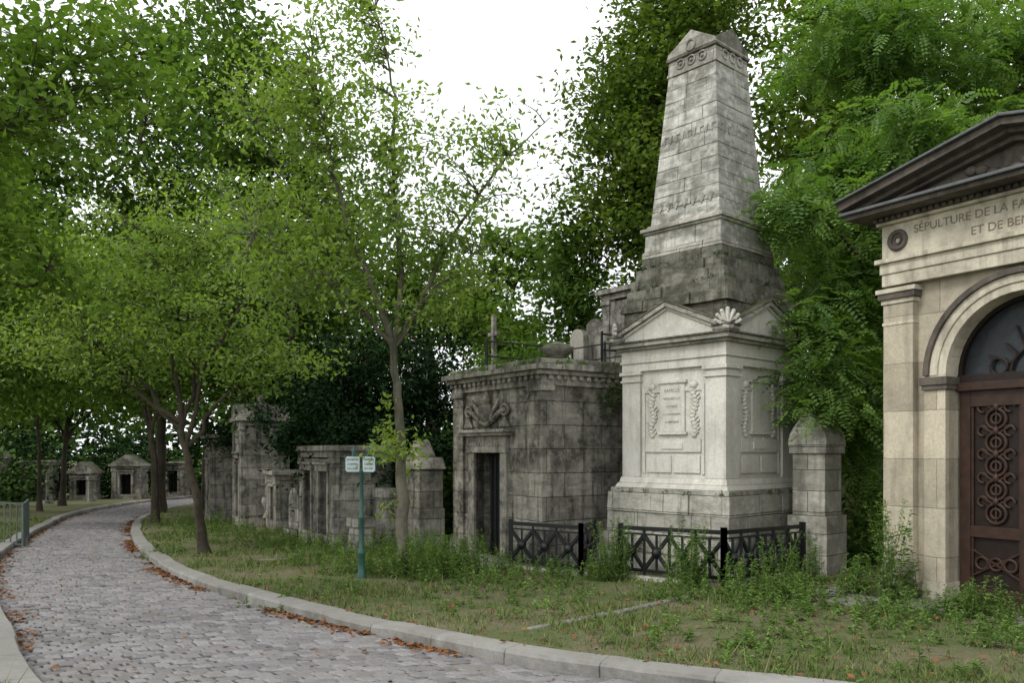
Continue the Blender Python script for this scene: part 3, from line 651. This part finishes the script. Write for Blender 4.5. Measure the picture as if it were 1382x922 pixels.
b.lathe(xc,-.03,[(.05,2.60),(.10,2.66),(.17,2.80),(.15,2.92),(.06,2.98),(.11,3.02),(.04,3.12),(.01,3.2)],'mausT',12)
b.box(W,W+.02,.5,D-.5,.55,2.9,'maus')
b.lathe(2.0,1.0,[(.30,3.66),(.32,3.76),(.20,3.80),(.16,3.84),(.30,3.92),(.33,4.0),(.22,4.06),(.06,4.12)],'mausT',14)
for (ax_,ay_) in ((.5,.4),(.5,2.6),(2.6,2.6),(1.55,2.6),(2.6,1.6)): b.bar((ax_,ay_,3.6),(ax_,ay_,4.3),.04,'iron')
for z_ in (3.95,4.25): b.bar((.5,2.6,z_),(2.6,2.6,z_),.03,'iron'); b.bar((.5,.4,z_),(.5,2.6,z_+.001),.03,'iron'); b.bar((2.6,1.6,z_),(2.6,2.6,z_-.001),.03,'iron')
b.build('mausoleum_stonework',mm,bevel=.014)
b=MB(); b.prism([(0,0),(1.1,0),(1.1,.95),(.95,.95)],0,.16,'slab','y'); b.box(.0,1.25,-.35,-.01,0,.22,'slab'); b.box(.2,1.25,-.3,-.02,.221,.42,'slab'); b.build('stone_stair',None,(.95,14.7,H(.95,14.7)-.05),rotof((.82,.57)),.012)

# ------------------------------------------------------------ right mausoleum
rm=empty('family_mausoleum',(4.95,11.0,-.24),rotof((.53,-.85))); b=MB()
W=3.42; D=3.2; xc=1.71; r=.91; zsp=2.9
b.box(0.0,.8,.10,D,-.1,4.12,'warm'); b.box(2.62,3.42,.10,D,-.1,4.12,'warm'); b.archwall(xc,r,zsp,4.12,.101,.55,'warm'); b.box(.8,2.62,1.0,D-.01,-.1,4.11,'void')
for s0 in (0,1):
    f=(lambda a:a) if s0==0 else (lambda a:W-a)
    def bx(a,c,y0,y1,z0,z1,mt): b.box(min(f(a),f(c)),max(f(a),f(c)),y0,y1,z0,z1,mt)
    bx(-.02,.40,-.02,.3,.45,3.88,'warm'); bx(-.06,.44,-.06,.3,-.1,.30,'warmT'); bx(-.04,.42,-.04,.3,.30,.40,'warmT'); bx(-.03,.41,-.03,.3,.40,.45,'warmT')
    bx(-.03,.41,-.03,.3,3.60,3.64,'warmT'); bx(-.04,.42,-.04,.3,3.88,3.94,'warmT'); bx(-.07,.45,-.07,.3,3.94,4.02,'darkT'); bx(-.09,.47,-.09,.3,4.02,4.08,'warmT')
    bx(.52,.80,.03,.35,.2,2.72,'warm'); bx(.50,.82,.01,.35,-.1,.30,'warmT'); bx(.50,.83,.0,.36,2.72,2.78,'darkT'); bx(.48,.84,-.02,.37,2.78,2.88,'darkT'); bx(.51,.81,.02,.36,2.88,2.9,'warmT')
b.archring(xc,zsp,r-.002,r+.10,.03,.35,'warmT'); b.archring(xc,zsp,r+.10,r+.20,.01,.35,'warmT'); b.archring(xc,zsp,r+.20,r+.27,-.03,.35,'darkT')
b.box(-.03,W+.03,-.035,D,4.12,4.28,'warmT'); b.box(-.05,W+.05,-.055,D,4.28,4.42,'warmT'); b.box(-.10,W+.10,-.10,D,4.42,4.48,'warmT'); b.box(-.03,W+.03,-.03,D,4.48,4.92,'warmT')
b.box(-.08,W+.08,-.09,D,4.92,4.96,'warmT')
xx=-.08
while xx<W+.06: b.box(xx,xx+.05,-.15,-.088,4.962,5.01,'darkT'); xx+=.085
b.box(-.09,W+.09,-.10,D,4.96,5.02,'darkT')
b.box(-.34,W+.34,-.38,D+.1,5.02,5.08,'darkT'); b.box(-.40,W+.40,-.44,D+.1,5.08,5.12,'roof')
hwid=W/2+.40
b.prism([(xc-hwid+.35,5.12),(xc+hwid-.35,5.12),(xc,5.52)],-.06,D,'darkT','y')
for s in (-1,1):
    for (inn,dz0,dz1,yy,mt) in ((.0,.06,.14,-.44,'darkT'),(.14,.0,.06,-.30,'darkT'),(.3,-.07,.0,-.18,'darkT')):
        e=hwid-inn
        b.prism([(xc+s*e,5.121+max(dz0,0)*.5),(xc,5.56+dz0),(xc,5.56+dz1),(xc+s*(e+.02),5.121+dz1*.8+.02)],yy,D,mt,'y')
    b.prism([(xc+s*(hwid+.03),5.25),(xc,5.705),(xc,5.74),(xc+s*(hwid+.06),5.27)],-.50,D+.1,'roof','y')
for k in range(9): b.blob((xc+(k-4)*.13,-.09,5.25+.06*math.cos(k)),.08,.05,.06,'darkT',8,6)
b.ring((.20,-.04,4.70),.11,.035,'darkT',18,7); b.ring((.20,-.04,4.70),.05,.02,'darkT',14,6)
b.box(-.3,W+.3,-.55,.0,-.1,.08,'slab')
b.build('mausoleum_stonework',rm,bevel=.007)
text('frieze_text_1','SÉPULTURE DE LA FAMILLE',.145,rm,(.42,-.034,4.79),'engr',align='LEFT'); text('frieze_text_2','ET DE BENARD',.145,rm,(1.15,-.034,4.60),'engr',align='LEFT')
b=MB(); yd=.30
b.box(.8,2.62,yd+.06,yd+.12,.02,2.72,'bronze'); b.box(.8,2.62,yd-.06,yd+.14,2.70,2.80,'bronze'); b.box(.8,2.62,yd-.02,yd+.14,2.80,2.9,'bronzeD')
for lx in (.83,1.73):
    X0,X1=lx,lx+.86
    for a in ((X0,X0+.13),(X1-.13,X1)): b.box(a[0],a[1],yd,yd+.1,.03,2.70,'bronze')
    for z0,z1 in ((.03,.25),(.88,1.02),(2.5,2.698)): b.box(X0+.13,X1-.13,yd+.003,yd+.1,z0,z1,'bronze')
    cx=(X0+X1)/2
    for z0,z1 in ((1.02,2.5),(.25,.88)):
        b.box(X0+.13,X1-.13,yd+.052,yd+.1,z0,z1,'bronzeD')
        for q in ((X0+.13,X0+.16,z0,z1),(X1-.16,X1-.13,z0,z1)): b.box(q[0],q[1],yd+.02,yd+.1,q[2],q[3],'bronze')
    for k in range(5):
        zc=1.18+k*.29; b.ring((cx,yd+.03,zc),.12,.022,'bronze',18,6); b.ring((cx,yd+.03,zc),.06,.018,'bronze',12,6)
        for s in (-1,1): b.ring((cx+s*.16,yd+.03,zc+.145),.06,.018,'bronze',12,6,0,math.pi*1.6); b.bar((cx,yd+.03,zc+.1),(cx+s*.17,yd+.03,zc+.2),.024,'bronze')
        b.blob((cx,yd+.02,zc+.145),.04,.03,.055,'bronze',8,6)
    for s in (-1,0,1): b.ring((cx+s*.17,yd+.03,.56),.075,.02,'bronze',14,6)
    b.bar((cx-.28,yd+.03,.4),(cx+.28,yd+.03,.72),.024,'bronze'); b.bar((cx-.28,yd+.03,.72),(cx+.28,yd+.03,.4),.024,'bronze'); b.bar((cx,yd+.035,1.05),(cx,yd+.035,2.48),.024,'bronze')
b.box(1.69,1.73,yd-.02,yd+.1,.03,2.70,'bronze')
b.build('metal_door',rm,bevel=.004)
b=MB(); b.archring(xc,zsp+.001,.001,r-.005,yd+.08,yd+.10,'glass'); b.archring(xc,zsp+.001,r-.05,r-.006,yd,yd+.079,'bronzeD')
for k in range(1,8):
    a=math.pi*k/8; b.bar((xc+.3*math.cos(a),yd+.04,zsp+.3*math.sin(a)),(xc+(.5+.1*(k%2))*math.cos(a),yd+.04,zsp+(.5+.1*(k%2))*math.sin(a)),.022,'bronzeD')
b.ring((xc,yd+.04,zsp),.28,.02,'bronzeD',18,6,0,math.pi); b.ring((xc,yd+.04,zsp+.45),.08,.02,'bronzeD',14,6); b.bar((xc,yd+.04,zsp),(xc,yd+.04,zsp+.75),.03,'bronzeD'); b.bar((xc-.12,yd+.04,zsp+.6),(xc+.12,yd+.04,zsp+.6),.03,'bronzeD')
b.ring((xc-.42,yd+.04,zsp+.08),.1,.018,'bronzeD',14,6); b.ring((xc+.42,yd+.04,zsp+.08),.1,.018,'bronzeD',14,6)
b.build('lunette_window',rm)

# ------------------------------------------------------------ left tombs
def tomb(name,corner,u,W,D,Hh,doors,top='flat',mat='far',relief=False):
    u=Vector(u).normalized(); px,py=corner[0]-u.x*W,corner[1]-u.y*W
    z0_=H(*corner)
    e=empty(name,(px,py,z0_-.03),rotof(u)); b=MB(); cur=0
    for k,(a,c,dh) in enumerate(doors):
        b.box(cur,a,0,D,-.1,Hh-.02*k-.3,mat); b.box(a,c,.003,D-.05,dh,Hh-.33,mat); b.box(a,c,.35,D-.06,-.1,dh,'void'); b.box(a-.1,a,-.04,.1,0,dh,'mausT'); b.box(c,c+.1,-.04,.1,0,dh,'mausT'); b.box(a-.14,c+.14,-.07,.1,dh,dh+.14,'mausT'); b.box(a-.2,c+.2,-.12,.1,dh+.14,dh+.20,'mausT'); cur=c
        for i in range(3): b.bar((a+(c-a)*(i+.5)/3,.2,0),(a+(c-a)*(i+.5)/3,.2,dh),.025,'iron')
    b.box(cur,W,0.002,D,-.1,Hh-.3,mat)
    b.box(-.04,W+.05,-.05,D+.04,-.6,.28,'mausT')
    b.box(-.06,W+.06,-.06,D+.06,Hh-.3,Hh-.16,'mausT'); b.box(-.16,W+.16,-.16,D+.16,Hh-.16,Hh-.04,'mausT')
    for a0 in (-.03,W-.22): b.box(a0,a0+.25,-.045,.1,.28,Hh-.3,mat); b.box(a0-.03,a0+.28,-.075,.1,Hh-.42,Hh-.301,'mausT')
    if top=='arch':
        b.prism([(W/2+(W/2-.05)*math.cos(a),Hh-.04+.42*math.sin(a)) for a in np.linspace(0,math.pi,13)],-.1,D+.02,'mausT','y')
        b.ring((W+.07,D/2,Hh-.45),.14,.05,'mausT',14,6,axis='x'); b.lathe(W/2,D/2,[(.2,Hh+.3),(.22,Hh+.42),(.1,Hh+.46),(.16,Hh+.62),(.04,Hh+.72)],'mausT',12)
        b.prism([(D*.15,Hh-.04),(D*.85,Hh-.04),(D*.85,Hh+.12),(D*.5,Hh+.34),(D*.15,Hh+.12)],W-.3,W+.1,'mausT','x')
    if top=='gable':
        b.prism([(-.12,Hh-.04),(W+.12,Hh-.04),(W/2,Hh+.5)],-.12,D+.1,'mausT','y')
    if relief:
        b.box(W,W+.03,.1,D-.1,.35,Hh-.5,mat); b.bar((W+.05,D/2,.5),(W+.05,D/2,1.6),.07,'mausT'); b.bar((W+.05,D/2-.22,1.25),(W+.05,D/2+.22,1.25),.07,'mausT')
        b.lathe(W+.12,D/2,[(.12,.3),(.05,.5),(.16,.75),(.12,.9)],'mausT',10)
    b.build('tomb_stonework',e,bevel=.014); return e
tomb('double_tomb',(-3.72,17.4),(.5,-.86),2.5,1.3,2.25,[(.3,.85,1.65),(1.45,2.05,1.65)])
tomb('arched_tomb',(-7.75,23.8),(.42,-.9),1.9,1.35,3.25,[(.55,1.3,2.0)],'arch','far',relief=True)
tomb('dark_tomb',(-9.6,26.5),(.42,-.9),1.9,1.3,2.9,[(.5,1.2,1.9)],'flat','maus')
tomb('small_tomb',(-6.4,22.6),(.45,-.89),1.3,1.0,1.7,[(.4,.9,1.2)],'flat')
g0=(3.0,19.6); tomb('grey_chapel_tomb',g0,(.6,-.8),1.2,1.4,5.75-H(*g0),[(.4,1.0,1.8)],'flat')
tomb('distant_tomb',(-20.6,46),(.98,.1),1.5,1.3,2.0,[(.4,1.0,1.4)],'gable','maus')
tomb('distant_tomb.001',(-24.6,44),(.98,.1),1.3,1.3,2.2,[(.35,.9,1.5)],'flat','maus')
tomb('distant_tomb.002',(-22.8,45),(.98,.1),1.1,1.3,1.6,[(.3,.8,1.1)],'gable','far')
tomb('distant_tomb.003',(-12.2,36),(.3,-.95),1.8,1.3,2.5,[(.4,1.2,1.8)],'gable')
tomb('distant_tomb.004',(-13.2,43),(.2,-.98),1.8,1.3,2.3,[(.4,1.2,1.8)],'flat')
tomb('distant_tomb.005',(-26.6,43),(.98,.1),1.3,1.3,2.4,[(.35,.95,1.6)],'gable','maus')
tomb('distant_tomb.006',(-20.2,51),(.98,.1),1.3,1.3,2.2,[(.35,.95,1.6)],'flat','maus')
b=MB(); b.box(-.4,.4,-.3,.3,-.1,.9,'far'); b.box(-.36,.36,-.28,.28,.9,1.7,'maus'); b.fr(-.42,.42,-.33,.33,1.7,-.3,.34,-.25,.28,1.95,'mausT'); b.fr(-.3,.2,-.2,.2,1.95,-.2,.05,-.12,.12,2.3,'mausT'); b.build('ruined_stone_pier',None,(-1.85,17.3,H(-1.85,17.3)),rotof((.55,-.83)),.02)
def stele(name,x,yy,w,h,kind,rot=-.9,mat='far',ped=0,top=None):
    z0=H(x,yy)
    if top: h=top-z0
    b=MB(); b.box(-w*.7,w*.7,-.2,.2,-.5,.15,mat); zb=.15
    if h>2.2: zb=h-1.7; b.fr(-w*.6,w*.6,-.25,.25,.15,-w*.5,w*.5,-.2,.2,zb,mat); b.box(-w*.62,w*.62,-.26,.26,zb,zb+.08,mat); zb+=.08
    if kind=='round':
        pts=[(-w/2,zb),(w/2,zb)]+[(w/2*math.cos(a),h-w/2+w/2*math.sin(a)) for a in np.linspace(0,math.pi,11)]; b.prism(pts,-.09,.09,mat,'y')
    elif kind=='cross':
        b.box(-.055,.055,-.055,.055,zb,h,mat); zc=h-(h-zb)*.32; b.box(-w/2,w/2,-.053,.053,zc-.055,zc+.055,mat)
    else:
        b.fr(-w/2,w/2,-.18,.18,.15,-w*.4,w*.4,-.15,.15,h-.2,mat); b.box(-w*.5,w*.5,-.2,.2,h-.2,h,mat)
    b.build(name,None,(x,yy,z0),rot,.01)
stele('round_headstone',2.15,21.2,.6,1.9,'round',mat='mausT',top=5.1); stele('stone_cross',-.5,22.8,.42,2.9,'cross',top=5.45,mat='mausT'); stele('headstone_block',-2.65,17.5,.6,1.3,'block'); stele('headstone_block.001',-3.1,17.0,.5,.7,'block'); stele('round_headstone.003',1.7,21.0,.5,1.9,'round',mat='mausT',top=4.8); stele('round_headstone.001',-.6,19.2,.6,1.3,'round'); stele('stone_cross.002',-22.4,40,.6,1.5,'cross'); stele('round_headstone.002',-5.5,21.2,.6,1.2,'round'); stele('round_headstone.004',-19.8,30.5,.6,1.1,'round'); stele('headstone_block.002',-21.6,42.6,.7,1.3,'block')
def slab(name,pts,zoff=.05,th=.1):
    b=MB(); n=len(pts); vs=[(x,yy,H(x,yy)-.1) for x,yy in pts]+[(x,yy,H(x,yy)+zoff) for x,yy in pts]
    b.add(vs,[tuple(range(n-1,-1,-1)),tuple(range(n,2*n))]+[(i,(i+1)%n,n+(i+1)%n,n+i) for i in range(n)],'slab'); b.build(name,None,bevel=.015)
slab('stone_slab',[(3.6,10.9),(4.2,10.2),(5.0,11.0),(4.5,11.7)])
slab('stone_edging',[(.15,8.85),(.22,8.77),(1.15,9.72),(1.08,9.8)],.02)
slab('stone_edging.002',[(1.2,9.82),(1.27,9.75),(2.40,10.95),(2.32,11.02)],.035)
slab('stone_edging.001',[(-4.8,15.4),(-4.7,15.25),(-2.9,16.1),(-3.0,16.25)],.03)
slab('stone_slab.001',[(-.9,14.7),(-.3,14.1),(.3,14.4),(-.4,15.3)],.04)

# ------------------------------------------------------------ sign post
sp=empty('cemetery_street_sign',(-2.34,12.9,H(-2.34,12.9))); b=MB()
b.lathe(0,0,[(.075,-.05),(.075,.05),(.06,.08),(.05,.35),(.062,.37),(.062,.40),(.036,.46),(.034,.9),(.045,.92),(.045,.95),(.03,.98),(.028,1.62),(.04,1.64),(.04,1.68),(.02,1.70)],'sgreen',14)
for sx,an in ((-1,math.radians(200)),(1,math.radians(-22))):
    d=Vector((math.cos(an),math.sin(an),0)); n=Vector((-d.y,d.x,0)); L=.26
    def plate(o0,o1,z0,z1,t,mat,cut):
        pts=[(o0,z0),(o1-cut,z0),(o1,z0+cut),(o1,z1-cut),(o1-cut,z1),(o0,z1)]
        vs=[tuple(d*p+n*t/2+Vector((0,0,z))) for p,z in pts]+[tuple(d*p-n*t/2+Vector((0,0,z))) for p,z in pts]
        b.add(vs,[tuple(range(6)),tuple(range(11,5,-1))]+[(i,i+6,(i+1)%6+6,(i+1)%6) for i in range(6)],mat)
    plate(.02,L,1.64,1.90,.02,'plateedge',.03); plate(.032,L-.012,1.652,1.888,.028,'plate',.025)
    b.lathe(d.x*.12,d.y*.12,[(.03,1.90),(.015,1.93),(.035,1.97),(.02,2.0),(.012,2.04),(.002,2.07)],'sgreen',10)
    rz=an if sx>0 else an-math.pi
    for i,(t,s) in enumerate((('DIVISION',.045),('CHEMIN',.045),('DU SUD',.045))):
        text('lettering',t,s,sp,tuple(d*.14-Vector((math.sin(rz)*-1,math.cos(rz),0))*.0165+Vector((0,0,1.84-i*.07))),'ink',(math.pi/2,0,rz),ext=.001)
b.build('post_and_plates',sp)

b=MB(); up=Vector((0,0,1))
p=Vector((-13.0,18.7,H(-13.0,18.7)));q=Vector((-11.2,19.0,H(-11.3,19.0)))
for h_ in (.12,1.05): b.bar(p+up*h_,q+up*h_,.04,'bargreen')
for i in range(15): a=p.lerp(q,i/14); b.bar(a+up*(.0 if i in(0,14) else .12),a+up*1.07,.045 if i in (0,14) else .022,'bargreen')
b.build('metal_barrier')
b=MB(); 
p=Vector((-11.2,19.05,H(-11.3,19.05)));q=Vector((-12.6,21.6,H(-12.6,21.6)))
for h_ in (.12,1.05): b.bar(p+up*h_,q+up*h_,.04,'bargreen')
for i in range(15): a=p.lerp(q,i/14); b.bar(a+up*(.0 if i in(0,14) else .12),a+up*1.07,.045 if i in (0,14) else .022,'bargreen')
b.build('metal_barrier.001')

# ------------------------------------------------------------ grass, weeds, litter
rng=np.random.default_rng(77)
n=360000
x=rng.uniform(-16,11,n); yy=6.2+(rng.random(n)**1.4)*24; z,dr,dl=hfun(x,yy)
pat=gnoise(x,yy,1.1)+.7*gnoise(x+5,yy-2,3.1)+.5*gnoise(x-1,yy,7)
keep=((dr>.22)&(dr<12)|(dl>.25)&(dl<5))&(pat+rng.normal(0,.55,n)>-.1-.25*(dr>1.5))&(np.abs(x)<yy*.68+.6)
x,yy,z,pat,dr=x[keep],yy[keep],z[keep],pat[keep],dr[keep]; n=len(x)
C=np.stack([x,yy,z-.01],1); a=rng.uniform(0,2*np.pi,n); d=np.stack([np.cos(a),np.sin(a),np.zeros(n)],1)
big=np.clip(.6+.5*pat,.5,2.0)*np.where(dr>3.5,1.5,1.0)
hgt=rng.uniform(.03,.11,n)*big*(1+1.4*(rng.random(n)<.07)); w=.0045+.0004*yy
ln=rng.normal(0,.5,(n,2))*hgt[:,None]; tip=C+np.stack([ln[:,0],ln[:,1],hgt],1)
V=np.stack([C-d*w[:,None],C+d*w[:,None],tip],1).reshape(-1,3)
fastmesh('grass',V,np.arange(3*n).reshape(-1,3),M['grass'],None,rng.random(n))

def weeds(name,spots,seed,lm='leafW',leaf=(.09,.022)):
    rng=np.random.default_rng(seed); Vs=[];Ts=[]; Vt=[];Qt=[]
    for (cx,cy,r,n,h0,h1) in spots:
        for k in range(n):
            a=rng.uniform(0,2*np.pi); rr=r*math.sqrt(rng.random()); x=cx+rr*math.cos(a); yv=cy+rr*math.sin(a); z0=H(x,yv)-.02; h=rng.uniform(h0,h1); wf=rng.uniform(.6,2.0)
            lean=rng.normal(0,.14,2)*h; p0=np.array([x,yv,z0]); p1=p0+[lean[0]*.4,lean[1]*.4,h*.55]; p2=p0+[lean[0],lean[1],h]
            tube(Vt,Qt,np.array([p0,p1,p2]),[.005,.004,.002],3)
            m_=int(h*70/wf)+8; t=rng.random(m_)**.8; C=p0*(1-t)[:,None]+p2*t[:,None]; az=rng.uniform(0,2*np.pi,m_); el=rng.uniform(.0,.9,m_)
            d=np.stack([np.cos(az)*np.cos(el),np.sin(az)*np.cos(el),np.sin(el)],1); s=unit(np.cross(d,[0,0,1.])); l=(leaf[0]*rng.uniform(.6,1.3,m_)*(1.25-.7*t))[:,None]; w=leaf[1]*.5*wf
            tipv=C+d*l-np.array([0,0,1.])*l*.3
            Vs.append(np.stack([C,C+d*l*.5+s*w,tipv,C+d*l*.5-s*w],1)); Ts.append(np.full(m_,rng.random()*.7)+rng.random(m_)*.3)
    V=np.concatenate(Vs).reshape(-1,3); T=np.concatenate(Ts); Vtt=np.concatenate(Vt); Qtt=np.concatenate(Qt)
    Q=np.arange(len(V)).reshape(-1,4); V2=np.concatenate([V,Vtt]); Q2=np.concatenate([Q,Qtt+len(V)]); T2=np.concatenate([T,np.full(len(Qtt),.4)])
    return fastmesh(name,V2,Q2,M[lm],None,T2)
weeds('weeds_by_railing',[(1.6,12.85,.25,26,.4,1.05),(2.45,11.8,.3,38,.3,1.05),(3.15,11.25,.35,28,.25,.65),(3.8,11.8,.3,22,.3,.85),(4.35,12.4,.3,20,.3,.75),(1.3,12.7,.3,18,.15,.5),(.6,13.0,.4,24,.12,.42),(1.9,13.8,.3,18,.3,.9),(3.3,13.0,.6,24,.2,.6),(3.4,10.6,.7,50,.12,.4),(2.2,11.0,.6,44,.1,.35),(.2,12.4,.8,50,.08,.3)],81)
weeds('weeds_under_tree',[(-1.3,13.0,.55,90,.25,.75),(-.9,13.6,.5,50,.25,.7),(-2.0,13.3,.4,40,.2,.5),(-2.7,13.4,.4,26,.15,.45),(-.3,13.4,.5,34,.15,.45),(-3.4,14.5,.5,26,.15,.4),(-.9,12.2,.7,40,.1,.3)],82)
weeds('tall_weed_stalks',[(4.72,10.35,.13,13,1.0,1.5),(4.9,10.5,.25,18,.3,.8),(4.5,10.9,.3,20,.2,.6),(5.35,9.45,.2,12,.25,.5)],83,leaf=(.13,.022))
weeds('weeds_by_mausoleum_door',[(5.3,9.6,.3,30,.15,.4),(5.7,9.0,.4,34,.15,.4),(4.6,9.6,.6,50,.1,.35),(3.4,9.8,.8,60,.08,.28),(3.8,10.8,.5,36,.15,.4),(4.4,8.6,.8,60,.08,.25),(5.2,8.0,.7,50,.08,.28)],84)
weeds('verge_weeds',[(-6,19,1.2,60,.15,.45),(-4.6,17.6,.8,44,.15,.45),(-8,22,1.2,60,.15,.45),(-2.2,16.2,.7,50,.2,.6),(-.6,16.4,.4,26,.2,.6),(-7,16.8,.5,24,.1,.3),(0,10.5,1.2,60,.06,.2),(2,8.5,1.2,60,.06,.2),(-3,11.5,1.0,40,.06,.22),(-9.5,25,1.2,50,.2,.55),(.2,15,.5,24,.2,.45),(-3.5,16.3,.7,40,.2,.5),(3,7.6,1.2,50,.05,.16)],85)
rngs=np.random.default_rng(90); C=[]
for k in range(16):
    q=np.array([-1.95+rngs.normal(0,.22),13.3+rngs.normal(0,.2),2.0+rngs.normal(0,.45)]); C.append(q+rngs.normal(0,.09,(26,3)))
C=np.concatenate(C); V,Q=leafquads(C,.12,.055,.6,.6,rngs); fastmesh('trunk_shoots',V,Q,M['leafA'],None,.5+.5*rngs.random(len(C)))
def ledge(name,root,segs,seed,size=.05):
    rng=np.random.default_rng(seed); mw=Matrix.Translation(root.location)@Matrix.Rotation(root.rotation_euler.z,4,'Z'); C=[]
    for p,q,n,sg in segs:
        for k in range(n):
            t=rng.random(); c=mw@(Vector(p).lerp(Vector(q),t)); C.append(np.array(c)+rng.normal(0,sg,(int(rng.integers(8,30)),3))*[1,1,.7]+[0,0,sg*.6])
    C=np.concatenate(C); V,Q=leafquads(C,size,size*.4,.5,-.4,rng); fastmesh(name,V,Q,M['leafW'] if size>.05 else M['leafFar'],None,rng.random(len(C))*.7)
ledge('ledge_moss',ob,[((-.95,-1.0,4.4),(.95,-1.0,4.4),12,.035),((1.0,-.95,4.4),(1.0,.95,4.4),12,.035),((-.9,-.95,4.76),(.9,-.95,4.76),9,.03),((.93,-.9,4.78),(.93,.9,4.78),9,.03),((-.8,-.85,5.14),(.8,-.85,5.14),8,.03),((.85,-.8,5.14),(.85,.8,5.14),8,.03),((-1.2,-1.2,1.31),(1.2,-1.2,1.31),8,.025),((1.2,-1.2,1.31),(1.2,1.2,1.31),8,.025),((-1.2,-1.1,4.0),(-1.2,0,3.95),5,.05),((-.3,-.4,8.86),(.4,.3,9.0),3,.03)],91,.045)
ledge('roof_moss',mm,[((0,-.15,3.58),(2.9,-.15,3.58),20,.03),((3.05,0,3.58),(3.05,3.3,3.58),18,.03)],92,.055)
def litter(Pk,n,i0,i1,side,seed):
    rng=np.random.default_rng(seed); i=rng.integers(i0,len(Pk)-i1,n); T=np.gradient(Pk,axis=0); T/=np.linalg.norm(T,axis=1)[:,None]; Nn=np.stack([T[:,1],-T[:,0]],1)
    dens=gnoise(Pk[i,0],Pk[i,1],1.9)+.5*gnoise(Pk[i,0],Pk[i,1],5)>-.25
    off=np.abs(rng.normal(0,.12,n))+.01; far=rng.random(n)<.035; off=np.where(far,rng.uniform(0,2.6,n),off)
    k=dens|far; i=i[k];off=off[k]
    q=Pk[i]-side*Nn[i]*off[:,None]+T[i]*rng.uniform(-.12,.12,len(i))[:,None]
    s=np.clip(off/3.1,0,1); return np.stack([q[:,0],q[:,1],-.02*q[:,1]-.117+.2*s*(1-s)+rng.random(len(i))*.012],1)
C1=litter(Rk,13000,20,60,1,1); C2=litter(Lk,5000,20,100,-1,2)
nv=1400; xv=rng.uniform(-6,7,nv); yv=rng.uniform(6.5,16,nv); zv,drv,_=hfun(xv,yv); k=drv>.05; C3=np.stack([xv[k],yv[k],zv[k]+.035],1)
C=np.concatenate([C1,C2,C3]); V,Q=leafquads(C,.07,.045,2.0,0,rng); fastmesh('fallen_leaves',V,Q,M['litter'],None,rng.random(len(C)))

# ------------------------------------------------------------ light, world, camera
el=math.radians(48); sd=Vector((-.80,-.45,0)).normalized()*math.cos(el)+Vector((0,0,math.sin(el)))
L=bpy.data.lights.new('sun','SUN'); L.energy=1.5; L.angle=math.radians(16); L.color=(1,.975,.92)
lo=bpy.data.objects.new('sun',L); COL.objects.link(lo); lo.rotation_euler=sd.to_track_quat('Z','Y').to_euler(); lo.location=(0,0,30)
w=bpy.data.worlds.new('World'); S.world=w; w.use_nodes=True; nt=w.node_tree; bgd=nt.nodes['Background']
sky=nd(nt,'ShaderNodeTexSky',sky_type='NISHITA'); sky.sun_disc=False; sky.sun_elevation=el; sky.sun_rotation=math.atan2(sd.x,sd.y); sky.dust_density=3
hs=nd(nt,'ShaderNodeHueSaturation',{'Saturation':.45,'Color':sky.outputs[0]})
tc=nd(nt,'ShaderNodeTexCoord'); cn=noi(nt,tc.outputs['Generated'],2.2,3,.6)
c=mix(nt,rng_(nt,cn,.35,.6,.7,1.0),hs.outputs[0],(11.4,11.7,11.9))
nt.links.new(c,bgd.inputs[0]); bgd.inputs[1].default_value=.15
cam=bpy.data.cameras.new('camera'); co=bpy.data.objects.new('camera',cam); COL.objects.link(co); S.camera=co
co.location=(0,0,1.7); co.rotation_euler=(math.radians(90),0,0); cam.sensor_width=36; cam.lens=29.17; cam.shift_y=.1078; cam.clip_end=1000; cam.clip_start=.05
S.view_settings.view_transform='Standard'; S.view_settings.look='None'; S.view_settings.exposure=0
